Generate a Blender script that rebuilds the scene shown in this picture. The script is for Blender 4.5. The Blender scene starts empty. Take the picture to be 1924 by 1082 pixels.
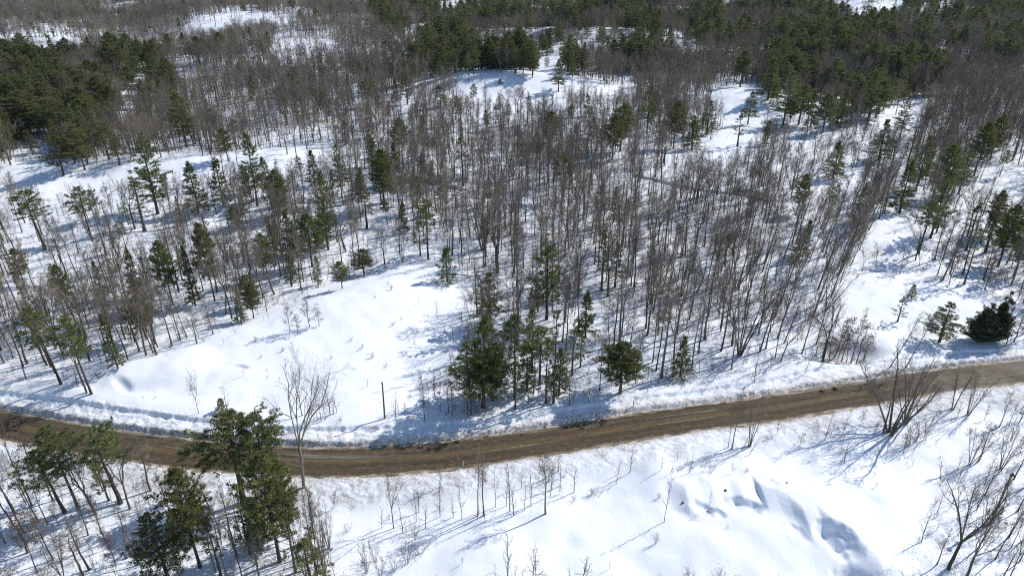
import bpy, math, random
import numpy as np
from mathutils import Vector, Matrix
sc = bpy.context.scene
# ---------------------------------------------------------------- camera, sky, sun, exposure
H = 80.0; PITCH = 27.0; F = 1300.0; CU, CV = 962.0, 541.0
cam_d = bpy.data.cameras.new("camera"); cam = bpy.data.objects.new("camera", cam_d)
sc.collection.objects.link(cam); sc.camera = cam
cam.location = (0, 0, H); cam.rotation_euler = (math.radians(90 - PITCH), 0, 0)
cam_d.sensor_width = 36; cam_d.lens = 36 * F / 1924; cam_d.clip_end = 6000; cam_d.clip_start = 0.5
SUN_EL, SUN_AZ = 41.0, 61.0            # azimuth clockwise from +Y (ahead of the camera)
world = bpy.data.worlds.new("World"); sc.world = world; world.use_nodes = True
wn = world.node_tree; bgn = wn.nodes["Background"]
sky = wn.nodes.new("ShaderNodeTexSky"); sky.sky_type = 'NISHITA'; sky.sun_disc = False
sky.sun_elevation = math.radians(SUN_EL); sky.sun_rotation = math.radians(SUN_AZ); sky.altitude = 200; sky.dust_density = 0.3; sky.ozone_density = 3.5
wn.links.new(sky.outputs[0], bgn.inputs[0]); bgn.inputs[1].default_value = 0.15
sun_d = bpy.data.lights.new("sun", 'SUN'); sun_d.energy = 4.6; sun_d.angle = math.radians(0.55); sun_d.color = (1.0, 0.965, 0.91)
sun = bpy.data.objects.new("sun", sun_d); sc.collection.objects.link(sun)
se, sa = math.radians(SUN_EL), math.radians(SUN_AZ)
sun_dir = Vector((math.sin(sa) * math.cos(se), math.cos(sa) * math.cos(se), math.sin(se)))
sun.rotation_euler = sun_dir.to_track_quat('Z', 'Y').to_euler(); sun.location = (60, 60, 120)
sc.view_settings.view_transform = 'Standard'; sc.view_settings.look = 'None'
sc.view_settings.exposure = -0.02; sc.view_settings.gamma = 1.0; sc.view_settings.use_curve_mapping = False
sc.cycles.max_bounces = 6; sc.cycles.diffuse_bounces = 3; sc.cycles.transmission_bounces = 3; sc.cycles.transparent_max_bounces = 4
sc.cycles.use_denoising = False; sc.cycles.filter_width = 1.1; sc.cycles.use_adaptive_sampling = False

# ---------------------------------------------------------------- maths helpers
TH = math.radians(PITCH); CT, ST = math.cos(TH), math.sin(TH)
def smooth(a, b, x):
    t = np.clip((x - a) / (b - a), 0, 1); return t * t * (3 - 2 * t)
def vn(x, y, seed=0):
    x = np.asarray(x, float); y = np.asarray(y, float)
    xi = np.floor(x).astype(np.int64); yi = np.floor(y).astype(np.int64); fx = x - xi; fy = y - yi
    fx = fx * fx * (3 - 2 * fx); fy = fy * fy * (3 - 2 * fy)
    def h(a, b):
        v = (a * 374761393 + b * 668265263 + seed * 974634777) & 0xffffffff
        v = ((v ^ (v >> 13)) * 1274126177) & 0xffffffff
        v = ((v ^ (v >> 16)) * 2246822519) & 0xffffffff
        return ((v ^ (v >> 15)) & 0xffffff) / 16777216.0
    return (h(xi, yi) * (1 - fx) + h(xi + 1, yi) * fx) * (1 - fy) + (h(xi, yi + 1) * (1 - fx) + h(xi + 1, yi + 1) * fx) * fy
def fbm(x, y, seed=0, o=3):
    s = 0; a = 1.0; t = 0
    for i in range(o):
        s = s + a * vn(x * 2 ** i + 17.3 * i, y * 2 ** i - 9.1 * i, seed + i); t += a; a *= 0.5
    return s / t
def at0(u, v, z=0.0):
    k = (u - CU) / F; m = (v - CV) / F
    dy = CT - m * ST; dz = -ST - m * CT
    return (k * (H - z) / -dz, dy * (H - z) / -dz)
def proj(x, y, z):
    yc = y * ST + (z - H) * CT; zc = y * CT - (z - H) * ST
    return CU + F * x / zc, CV - F * yc / zc, zc
def inpoly(px, py, poly):
    px = np.asarray(px, float); py = np.asarray(py, float)
    r = np.zeros(px.shape, bool); n = len(poly); j = n - 1
    for i in range(n):
        xi, yi = poly[i]; xj, yj = poly[j]
        if yi != yj:
            c = ((yi > py) != (yj > py)) & (px < (xj - xi) * (py - yi) / (yj - yi) + xi)
            r ^= c
        j = i
    return r

# ---------------------------------------------------------------- the road's line
_up = [(0,768),(166,793),(383,827),(632,843),(840,832),(973,812),(1284,764),(1450,747),(1617,722),(1774,691),(1924,677)]
_lo = [(0,825),(166,862),(383,890),(632,900),(840,881),(973,863),(1284,812),(1450,788),(1617,757),(1774,735),(1924,719)]
_U = [at0(*p) for p in _up]; _L = [at0(*p) for p in _lo]
cx = np.array([(a[0] + b[0]) / 2 for a, b in zip(_U, _L)]); cy = np.array([(a[1] + b[1]) / 2 for a, b in zip(_U, _L)])
s0 = (cy[1] - cy[0]) / (cx[1] - cx[0]); s1 = 0.20
KX = np.concatenate([[cx[0] - 400, cx[0] - 40], cx, [cx[-1] + 40, cx[-1] + 400]])
KY = np.concatenate([[cy[0] - 400 * s0 * 0.6, cy[0] - 40 * s0], cy, [cy[-1] + 40 * s1, cy[-1] + 400 * s1]])
gx = np.arange(-520, 540, 1.0); gy = np.interp(gx, KX, KY)
ker = np.hanning(25); ker /= ker.sum()
gy = np.convolve(np.pad(gy, 12, mode='edge'), ker, 'valid'); gs = np.gradient(gy, gx)
def road_y(x): return np.interp(x, gx, gy)
def road_s(x, y):                       # signed distance, + on the far side
    return (y - road_y(x)) / np.sqrt(1 + np.interp(x, gx, gs) ** 2)
HW = 3.75
def hw(x): return HW + 0.5 * (vn(x / 11.0, 0 * x, 5) - 0.5)

# ---------------------------------------------------------------- the ground's height
def W(u, v): return at0(u, v)
MOUNDS = [  # centre, radii, rotation, height, sharpness
    (W(500, 655), (36, 13), 24, 2.6, 1.5), (W(760, 560), (24, 12), 30, 2.2, 1.6), (W(300, 715), (11, 6.0), 12, 1.1, 3.2),
    (W(960, 165), (60, 22), 0, 7, 1.3), (W(1400, 190), (34, 28), 20, 6, 1.3), (W(1700, 560), (26, 12), 5, 2.0, 1.6),
    (W(1640, 450), (22, 16), 0, 2.5, 1.4), (W(420, 50), (70, 60), 0, 8, 1.3), (W(240, 320), (60, 14), 8, 2.5, 1.4),
    (W(60, 95), (70, 30), 0, 7, 1.3), (W(1130, 70), (170, 60), 0, 9, 1.2), (W(1600, 110), (120, 60), 0, 8, 1.2),
    (W(1578, 664), (8.5, 4.2), 8, -3.4, 2.2), (W(1690, 985), (26, 12), -10, 0.9, 1.5), (W(238, 747), (2.3, .9), -35, -.7, 1.4),
    (W(455, 712), (1.6, .7), -5, -0.5, 2.0), (W(150, 1000), (14, 9), 10, 1.0, 1.6), (W(1745, 420), (20, 16), 10, 1.6, 1.5)]
_sc = [(1150,975),(1225,962),(1262,952),(1300,972),(1325,948),(1352,962),(1385,946),(1405,954),(1430,938),(1447,962),(1475,972),(1500,988),(1530,1016),(1558,1014),(1585,1040),(1605,1062),(1640,1082),(1680,1110)]
SX = np.array([W(*p)[0] for p in _sc]); SY = np.array([W(*p)[1] for p in _sc])
POCKETS = [(W(1396, 948), (3.0, 1.7), .95), (W(1322, 956), (1.5, 1.5), .6), (W(1348, 962), (1.3, 1.0), .45), (W(1285, 965), (1.7, 1.5), .3), (W(1566, 1010), (2.3, 2.5), 1.25), (W(1592, 1038), (2.0, 1.6), .5), (W(1608, 1086), (2.6, 2.2), 1.0), (W(1447, 912), (1.4, 1.2), .3), (W(1500, 1000), (1.0, 1.8), .3)]
def hgt(x, y, fine=True):
    x = np.asarray(x, float); y = np.asarray(y, float)
    s = road_s(x, y); a = np.abs(s); w = hw(x)
    far = smooth(6, 45, a)
    amp = 1.0 + np.clip((y - 140) / 70.0, 0, 9)
    z = amp * (fbm(x / 85.0, y / 85.0, 11, 2) - 0.5) * 2 * far
    z = z + 1.7 * (fbm(x / 15.0, y / 15.0, 21, 2) - 0.5) * smooth(4, 16, a)
    z = z + 0.28 * (fbm(x / 3.6, y / 3.6, 31, 2) - 0.5) * smooth(4, 10, a)
    for (c, r, rot, hh, sh) in MOUNDS:
        ca, sa_ = math.cos(math.radians(rot)), math.sin(math.radians(rot))
        dx = x - c[0]; dy = y - c[1]
        q = ((dx * ca + dy * sa_) / r[0]) ** 2 + ((-dx * sa_ + dy * ca) / r[1]) ** 2
        z = z + hh * np.exp(-q ** sh) * smooth(4, 9, a)
    # the scarp in the clearing below the road
    g = np.interp(x, SX, SY); A = smooth(SX[0], SX[2], x) * (1 - smooth(SX[-2], SX[-1] + 6, x))
    d = (y - g) + 1.6 * (vn(x / 3.3, y / 6, 41) - 0.5)
    z = z + A * (1.25 * smooth(-1.0, 6.5, d) - 1.1 * smooth(5, 20, d)) * smooth(6, 9, a)
    for (c, r, hh) in POCKETS:
        dx = x - c[0] + .5 * (vn(x / .9, y / .9, 43) - .5); dy = y - c[1] + .5 * (vn(x / .8, y / .8, 44) - .5)
        dx = dx + .35 * dy; q = np.sqrt((dx / r[0]) ** 2 + (dy / r[1]) ** 2)
        z = z - hh * (1 - smooth(.45, 1.25, q))
    # ploughed banks
    n1 = fbm(x / 1.1, y / 0.8, 51, 4); n2 = fbm(x / 6.0, y / 6.0, 61, 2); nr = 1 - np.abs(2 * vn(x / 0.55, y / 0.55, 71) - 1)
    b = smooth(w, w + 0.9, s + 0.3 * (n1 - 0.5))
    bankw = 3.6 + 2.2 * (vn(x / 22.0, 0 * x, 81) - 0.5)
    left = 1 - smooth(-35, -5, x)
    bank = b * (0.55 + 0.35 * left + 0.5 * (n2 - 0.5)) + smooth(w + bankw - .3, w + bankw + 0.4, s + .3 * (n1 - .5)) * (0.45 + .25 * left) - smooth(w + bankw + 1, w + bankw + 7, s) * 0.35
    clod = smooth(w, w + .6, s) * (1 - smooth(w + bankw - .3, w + bankw + 1.2, s))
    z = z + bank + clod * ((n1 - 0.5) * (.42 + .2 * left) + 0.12 * (nr - 0.5))
    sn = -s
    ridge = smooth(w, w + 0.8, sn + 0.4 * (n1 - 0.5)) * 0.34
    z = z + ridge - smooth(w + 1.2, w + 7.5, sn) * (1.1 + 0.8 * (n2 - .5))
    cl2 = smooth(w, w + .5, sn) * (1 - smooth(w + 3.5, w + 7, sn))
    z = z + cl2 * ((n1 - 0.5) * 0.34 + 0.10 * (nr - .5))
    ed = w + 1.5 * (fbm(x / 2.6, y / 1.3, 66, 4) - .5)
    z = z - 0.07 * (1 - smooth(ed - .15, ed + 0.25, a))
    return z
def at(u, v):
    x, y = at0(u, v)
    for _ in range(10):
        z = float(hgt(x, y)); x, y = at0(u, v, z)
    return x, y, float(hgt(x, y))
def top_h(x, y, z, v):                  # height whose tip shows at picture row v
    k = (CV - v) / F
    return H + y * (k * CT - ST) / (CT + k * ST) - z

# ---------------------------------------------------------------- materials
def mat(name, rough=0.9):
    m = bpy.data.materials.new(name); m.use_nodes = True
    p = m.node_tree.nodes["Principled BSDF"]; p.inputs["Roughness"].default_value = rough
    p.inputs["Specular IOR Level"].default_value = 0.25
    return m, m.node_tree, p
def N(nt, t, **kw):
    n = nt.nodes.new(t)
    for k, v in kw.items(): setattr(n, k, v)
    return n
def noise(nt, scale, detail=3, vec=None, rough=.55):
    n = N(nt, "ShaderNodeTexNoise"); n.inputs["Scale"].default_value = scale; n.inputs["Detail"].default_value = detail
    n.inputs["Roughness"].default_value = rough
    if vec is not None: nt.links.new(vec, n.inputs["Vector"])
    return n.outputs["Fac"]
def ramp(nt, fac, stops):
    r = N(nt, "ShaderNodeValToRGB"); e = r.color_ramp.elements
    while len(e) < len(stops): e.new(0.5)
    for i, (p, c) in enumerate(stops):
        e[i].position = p; e[i].color = (*c, 1) if not isinstance(c, (int, float)) else (c, c, c, 1)
    nt.links.new(fac, r.inputs[0]); return r.outputs[0]
def mix(nt, fac, a, b):
    m = N(nt, "ShaderNodeMix", data_type='RGBA')
    for s_, v in ((m.inputs[0], fac), (m.inputs[6], a), (m.inputs[7], b)):
        if isinstance(v, (tuple, list)): s_.default_value = (*v, 1) if len(v) == 3 else v
        elif isinstance(v, (int, float)): s_.default_value = v
        else: nt.links.new(v, s_)
    return m.outputs[2]
def mathn(nt, op, a, b=None, clamp=False):
    m = N(nt, "ShaderNodeMath", operation=op); m.use_clamp = clamp
    for i, v in enumerate((a, b)):
        if v is None: continue
        if isinstance(v, (int, float)): m.inputs[i].default_value = v
        else: nt.links.new(v, m.inputs[i])
    return m.outputs[0]
def attr(nt, name): return N(nt, "ShaderNodeAttribute", attribute_name=name).outputs["Fac"]
def bump(nt, p, h, strength, dist):
    b = N(nt, "ShaderNodeBump"); b.inputs["Strength"].default_value = strength; b.inputs["Distance"].default_value = dist
    nt.links.new(h, b.inputs["Height"]); nt.links.new(b.outputs[0], p.inputs["Normal"])

m_snow, nt, p = mat("snow", 0.65)
geo = N(nt, "ShaderNodeNewGeometry").outputs["Position"]
dirt = attr(nt, "dirt"); litter = attr(nt, "litter")
base = mix(nt, noise(nt, 0.05, 3, geo), (0.86, 0.875, 0.89), (0.80, 0.83, 0.865))
nd = noise(nt, 2.2, 5, geo, .7)
df = mathn(nt, 'MULTIPLY', dirt, ramp(nt, nd, [(0.36, 0.15), (0.62, 1.0)]), True)
base = mix(nt, df, base, (0.26, 0.19, 0.115))
lf = mathn(nt, 'MULTIPLY', litter, ramp(nt, noise(nt, 3.1, 4, geo, .7), [(0.56, 0.0), (0.68, 1.0)]), True)
base = mix(nt, lf, base, (0.28, 0.235, 0.20))
nt.links.new(base, p.inputs["Base Color"])
bh = mathn(nt, 'ADD', noise(nt, 1.4, 4, geo), mathn(nt, 'MULTIPLY', noise(nt, 6.0, 3, geo), mathn(nt, 'ADD', mathn(nt, 'MULTIPLY', attr(nt, "clod"), 3.2), 0.03)))
bump(nt, p, bh, 0.34, 0.15)

m_road, nt, p = mat("road_surface", 0.62)
uv = N(nt, "ShaderNodeUVMap", uv_map="road").outputs[0]
def scaled(nt, vec, s):
    m = N(nt, "ShaderNodeVectorMath", operation='MULTIPLY'); nt.links.new(vec, m.inputs[0]); m.inputs[1].default_value = s
    return m.outputs[0]
sep = N(nt, "ShaderNodeSeparateXYZ"); nt.links.new(uv, sep.inputs[0]); ru, rv = sep.outputs[0], sep.outputs[1]
streak = noise(nt, 1.0, 4, scaled(nt, uv, (0.035, 1.3, 1)), .6)
streak2 = noise(nt, 1.0, 5, scaled(nt, uv, (0.12, 3.8, 1)), .65)
blot = noise(nt, 0.16, 4, uv, .6)
col = ramp(nt, streak, [(0.32, (0.032, 0.025, 0.017)), (0.46, (0.078, 0.055, 0.030)), (0.58, (0.120, 0.080, 0.040)), (0.72, (0.155, 0.112, 0.064))])
wv = mathn(nt, 'ADD', rv, mathn(nt, 'MULTIPLY', mathn(nt, 'SUBTRACT', noise(nt, 1.0, 4, scaled(nt, uv, (0.03, .25, 1)), .6), 0.5), 1.6))
lanes = ramp(nt, mathn(nt, 'DIVIDE', mathn(nt, 'ADD', wv, 4.0), 8.0, True), [(0.08, (.045, .036, .024)), (0.20, (.135, .095, .05)), (0.33, (.060, .044, .027)), (0.46, (.150, .096, .040)), (0.57, (.165, .115, .058)), (0.68, (.050, .040, .027)), (0.80, (.150, .112, .066)), (0.90, (.036, .030, .021))])
col = mix(nt, .6, col, lanes)
col = mix(nt, ramp(nt, streak2, [(0.40, 0.0), (0.66, 0.5)]), col, (0.048, 0.038, 0.027))
mott = noise(nt, 0.9, 6, uv, .75)
col = mix(nt, ramp(nt, mott, [(0.50, 0.0), (0.66, 0.55)]), col, (0.20, 0.155, 0.10))
col = mix(nt, ramp(nt, noise(nt, 2.6, 4, uv, .7), [(0.56, 0.0), (0.66, 0.5)]), col, (0.035, 0.028, 0.02))
# wheel tracks, darker and wetter
av = mathn(nt, 'ABSOLUTE', rv)
def band(c, w_):
    d = mathn(nt, 'ABSOLUTE', mathn(nt, 'SUBTRACT', rv, c)); return mathn(nt, 'SUBTRACT', 1.0, mathn(nt, 'DIVIDE', d, w_), True)
tr = mathn(nt, 'ADD', band(2.55, .5), mathn(nt, 'ADD', band(0.9, .4), mathn(nt, 'ADD', band(-0.95, .4), band(-2.6, .55))), True)
tr = mathn(nt, 'MULTIPLY', tr, ramp(nt, noise(nt, 1.0, 3, scaled(nt, uv, (0.02, .6, 1))), [(0.35, 0.1), (0.6, 0.75)]))
col = mix(nt, tr, col, (0.052, 0.042, 0.031))
# dried, salty grey patches and the sanded far shoulder
grey = ramp(nt, noise(nt, 1.0, 4, scaled(nt, uv, (0.03, .5, 1)), .6), [(0.54, 0.0), (0.63, 0.75)])
far_side = mathn(nt, 'GREATER_THAN', rv, 0.9)
edgey = mathn(nt, 'MULTIPLY', grey, mathn(nt, 'ADD', mathn(nt, 'MULTIPLY', far_side, .8), .12))
col = mix(nt, edgey, col, (0.235, 0.22, 0.18))
ends = mathn(nt, 'MULTIPLY', mathn(nt, 'DIVIDE', mathn(nt, 'SUBTRACT', ru, 72.0), 18.0, True), ramp(nt, blot, [(0.38, 0.2), (0.6, 0.85)]))
col = mix(nt, ends, col, (0.20, 0.175, 0.135))
sh = mathn(nt, 'MULTIPLY', mathn(nt, 'DIVIDE', mathn(nt, 'SUBTRACT', av, 3.1), 0.5, True), ramp(nt, noise(nt, 1.0, 4, scaled(nt, uv, (0.15, 1.2, 1)), .7), [(0.35, .1), (0.6, 1.0)]))
col = mix(nt, sh, col, (0.30, 0.235, 0.15))
wet = ramp(nt, noise(nt, 1.0, 5, scaled(nt, uv, (0.22, 1.5, 1)), .7), [(0.60, 0.0), (0.66, 1.0)])
col = mix(nt, mathn(nt, 'MULTIPLY', wet, .8), col, (0.030, 0.027, 0.022))
grit = ramp(nt, noise(nt, 4.5, 3, uv, .8), [(0.60, 0.0), (0.70, 0.7)])
col = mix(nt, grit, col, (0.27, 0.225, 0.16))
slush = mathn(nt, 'MULTIPLY', mathn(nt, 'DIVIDE', mathn(nt, 'SUBTRACT', av, 2.9), 0.9, True), ramp(nt, noise(nt, 1.0, 5, scaled(nt, uv, (0.35, 1.3, 1)), .75), [(0.50, .0), (0.58, 1.0)]))
col = mix(nt, slush, col, (0.56, 0.50, 0.42))
# worn paint: yellow centre line, white edge line
yl = mathn(nt, 'MULTIPLY', band(0.0, .16), ramp(nt, noise(nt, 1.0, 4, scaled(nt, uv, (0.09, 2.0, 1)), .7), [(0.56, 0.0), (0.66, .8)]))
col = mix(nt, mathn(nt, 'MULTIPLY', yl, 1.1, True), col, (0.40, 0.27, 0.07))
wl = mathn(nt, 'MULTIPLY', mathn(nt, 'ADD', band(2.9, .10), band(-0.35, .07)), ramp(nt, noise(nt, 1.0, 3, scaled(nt, uv, (0.045, .7, 1)), .6), [(0.58, 0.0), (0.64, .9)]))
col = mix(nt, mathn(nt, 'MULTIPLY', wl, 1.0, True), col, (0.40, 0.37, 0.31))
p.inputs['Specular IOR Level'].default_value = .12
hs = N(nt, 'ShaderNodeHueSaturation'); hs.inputs['Saturation'].default_value = 0.98; hs.inputs['Value'].default_value = 0.98; nt.links.new(col, hs.inputs['Color']); col = hs.outputs[0]
nt.links.new(col, p.inputs["Base Color"])
nt.links.new(ramp(nt, streak, [(0.3, 0.55), (0.6, 0.85)]), p.inputs["Roughness"])
bump(nt, p, noise(nt, 5.0, 4, uv, .7), 0.35, 0.04)

def bark(name, a, b):
    m, nt, p = mat(name, 0.95)
    g = N(nt, "ShaderNodeNewGeometry").outputs["Position"]; r = N(nt, "ShaderNodeObjectInfo").outputs["Random"]
    c = mix(nt, noise(nt, 2.5, 3, g), a, b)
    c2 = N(nt, "ShaderNodeHueSaturation"); nt.links.new(c, c2.inputs["Color"])
    nt.links.new(mathn(nt, 'ADD', mathn(nt, 'MULTIPLY', r, 0.8), 0.6), c2.inputs["Value"])
    nt.links.new(c2.outputs[0], p.inputs["Base Color"]); return m
m_bark = bark("bark_grey", (0.108, 0.092, 0.070), (0.188, 0.163, 0.128))
m_pale = bark("bark_pale", (0.19, 0.17, 0.145), (0.29, 0.26, 0.225))
m_dark = bark("bark_dark", (0.060, 0.047, 0.038), (0.10, 0.08, 0.065))
m_twig = bark("twigs", (0.155, 0.130, 0.100), (0.235, 0.200, 0.155))
def leafy(name, a, b, trans, t=.34):
    m, nt, p = mat(name, 0.6)
    g = N(nt, "ShaderNodeNewGeometry").outputs["Position"]; r = N(nt, "ShaderNodeObjectInfo").outputs["Random"]
    c = mix(nt, ramp(nt, noise(nt, 0.9, 4, g, .7), [(0.35, 0.0), (0.65, 1.0)]), a, b)
    h = N(nt, "ShaderNodeHueSaturation"); nt.links.new(c, h.inputs["Color"])
    nt.links.new(mathn(nt, 'ADD', mathn(nt, 'MULTIPLY', r, 0.8), 0.75), h.inputs["Value"])
    nt.links.new(mathn(nt, 'ADD', mathn(nt, 'MULTIPLY', r, 0.045), 0.475), h.inputs["Hue"])
    nt.links.new(h.outputs[0], p.inputs["Base Color"])
    tb = N(nt, "ShaderNodeBsdfTranslucent"); tb.inputs[0].default_value = (*trans, 1)
    ms = N(nt, "ShaderNodeMixShader"); ms.inputs[0].default_value = t
    nt.links.new(p.outputs[0], ms.inputs[1]); nt.links.new(tb.outputs[0], ms.inputs[2])
    nt.links.new(ms.outputs[0], nt.nodes["Material Output"].inputs[0]); return m
m_pine = leafy("pine_needles", (0.045, 0.070, 0.027), (0.190, 0.198, 0.062), (0.19, 0.21, 0.05))
m_olive = leafy("olive_needles", (0.090, 0.105, 0.036), (0.200, 0.200, 0.070), (0.18, 0.18, 0.05))
m_cedar = leafy("cedar_sprays", (0.034, 0.046, 0.024), (0.110, 0.115, 0.050), (0.09, 0.10, 0.03), .28)
m_rust = leafy("dead_leaves", (0.13, 0.070, 0.052), (0.23, 0.135, 0.10), (0.14, 0.07, 0.04))
def plain(name, a, b, sc_=6, rough=.8):
    m, nt, p = mat(name, rough); g = N(nt, "ShaderNodeTexCoord").outputs["Object"]
    nt.links.new(mix(nt, noise(nt, sc_, 4, g), a, b), p.inputs["Base Color"]); return m
m_pole = plain("weathered_wood", (0.13, 0.10, 0.085), (0.22, 0.18, 0.15), 3)
m_white = plain("marker_white", (0.72, 0.72, 0.70), (0.80, 0.80, 0.78))
m_steel = plain("dull_steel", (0.20, 0.20, 0.20), (0.30, 0.30, 0.29))
m_black = plain("black_band", (0.02, 0.02, 0.02), (0.04, 0.04, 0.04))
m_tan = plain("dry_grass", (0.36, 0.27, 0.14), (0.46, 0.36, 0.20))

# ---------------------------------------------------------------- mesh helpers
def link(o): sc.collection.objects.link(o); return o
class MB:
    def __init__(s): s.v = []; s.f = []; s.n = 0; s.mi = []
    def add(s, verts, faces, mi=0):
        verts = np.asarray(verts, float); faces = np.asarray(faces, int) + s.n
        s.v.append(verts); s.f.append(faces); s.mi += [mi] * len(faces); s.n += len(verts)
    def tube(s, pts, rad, sides=3, mi=0, cap=False):
        P = np.asarray(pts, float); R = np.asarray(rad, float); n = len(P)
        T = np.gradient(P, axis=0); T /= np.linalg.norm(T, axis=1)[:, None] + 1e-9
        ref = np.array([0.31, 0.95, 0.05]) if abs(T[0][2]) > .6 else np.array([0, 0, 1.0])
        A = np.cross(T, ref); A /= np.linalg.norm(A, axis=1)[:, None] + 1e-9; B = np.cross(T, A)
        an = np.arange(sides) * 2 * math.pi / sides
        V = P[:, None] + R[:, None, None] * (np.cos(an)[None, :, None] * A[:, None] + np.sin(an)[None, :, None] * B[:, None])
        i = np.arange(n - 1)[:, None] * sides; j = np.arange(sides)[None]; k = (j + 1) % sides
        q = np.stack([i + j, i + k, i + k + sides, i + j + sides], -1).reshape(-1, 4)
        V = V.reshape(-1, 3)
        if cap:
            V = np.vstack([V, P[-1:] + T[-1:] * R[-1]]); t = np.array([[(n - 1) * sides + a, (n - 1) * sides + (a + 1) % sides, n * sides, n * sides] for a in range(sides)])
            q = np.vstack([q, t])
        s.add(V, q, mi)
    def tris(s, A, B, C, mi=0):
        n = len(A); V = np.stack([A, B, C], 1).reshape(-1, 3); f = np.arange(3 * n).reshape(-1, 3)
        s.add(V, np.concatenate([f, f[:, 2:]], 1), mi)
    def mesh(s, name, mats, smooth_=True):
        me = bpy.data.meshes.new(name); V = np.vstack(s.v); Fq = np.vstack(s.f); tri = Fq[:, 2] == Fq[:, 3]
        cnt = np.where(tri, 3, 4); loops = Fq.ravel()[(np.stack([np.ones(len(Fq), bool)] * 3 + [~tri], 1)).ravel()]
        me.vertices.add(len(V)); me.vertices.foreach_set("co", V.ravel().astype(np.float32))
        me.loops.add(len(loops)); me.loops.foreach_set("vertex_index", loops.astype(np.int32))
        me.polygons.add(len(Fq)); st = np.concatenate([[0], np.cumsum(cnt)[:-1]])
        me.polygons.foreach_set("loop_start", st.astype(np.int32)); me.polygons.foreach_set("loop_total", cnt.astype(np.int32))
        me.polygons.foreach_set("material_index", np.array(s.mi, np.int32))
        me.polygons.foreach_set("use_smooth", np.full(len(Fq), smooth_))
        for m in mats: me.materials.append(m)
        me.update(calc_edges=True); return me
def merge(parts):                        # [(MB, mats)] -> one mesh with all materials
    o = MB(); mats = []
    for mb, ms in parts:
        base_ = len(mats); mats += ms; off = 0
        V = np.vstack(mb.v); Fq = np.vstack(mb.f); o.v.append(V); o.f.append(Fq + o.n); o.n += len(V); o.mi += [base_ + k for k in mb.mi]
    return o, mats

# ---------------------------------------------------------------- tree makers: each returns (height, width, [(part name, MB, mats)])
def unit(v): return v / (np.linalg.norm(v) + 1e-9)
def grow(mb, rs, p, d, L, r, lev, spec, tips):
    n = 5 if lev < 2 else (4 if lev == 2 else 3)
    up = spec.get('up', .12); wob = spec.get('wob', .16)
    pts = [p]; dd = d
    for i in range(n):
        dd = unit(dd + rs.normal(0, wob, 3) + np.array([0, 0, up])); p = p + dd * L / n; pts.append(p)
    pts = np.array(pts); rad = np.linspace(r, max(r * .35, spec['rmin'] * .7), n + 1)
    mb.tube(pts, rad, 4 if (lev == 1 and r > .05) else 3)
    tips.append((pts[-1], dd))
    if lev >= spec['lev']: return
    k = spec['kids'][lev - 1]; k = rs.integers(max(2, int(k * .75)), int(k * 1.25) + 1)
    for j in range(k):
        t = (0.25 if lev == 1 else .2) + (1 - .25) * (j + rs.random()) / k; t = min(t, .98)
        q = t * n; i = min(int(q), n - 1); pp = pts[i] + (pts[i + 1] - pts[i]) * (q - i); bd = unit(pts[i + 1] - pts[i])
        side = unit(np.cross(bd, rs.normal(0, 1, 3))); ang = math.radians(rs.uniform(28, 58))
        nd_ = unit(bd * math.cos(ang) + side * math.sin(ang))
        rr = max(spec['rmin'], r * (1 - .6 * t) * .55)
        grow(mb, rs, pp, nd_, L * rs.uniform(.36, .6) * (1.15 - .55 * t), rr, lev + 1, spec, tips)
def trunk_line(rs, h, lean=0.0, wob=.02, n=9):
    t = np.linspace(0, 1, n); a = rs.random() * 6.28
    off = np.cumsum(rs.normal(0, wob * h / n * 2, (n, 2)), 0); off -= off[0]
    off += np.outer(t ** 1.3 * h * lean, [math.cos(a), math.sin(a)])
    return np.column_stack([off, t * h])
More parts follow.
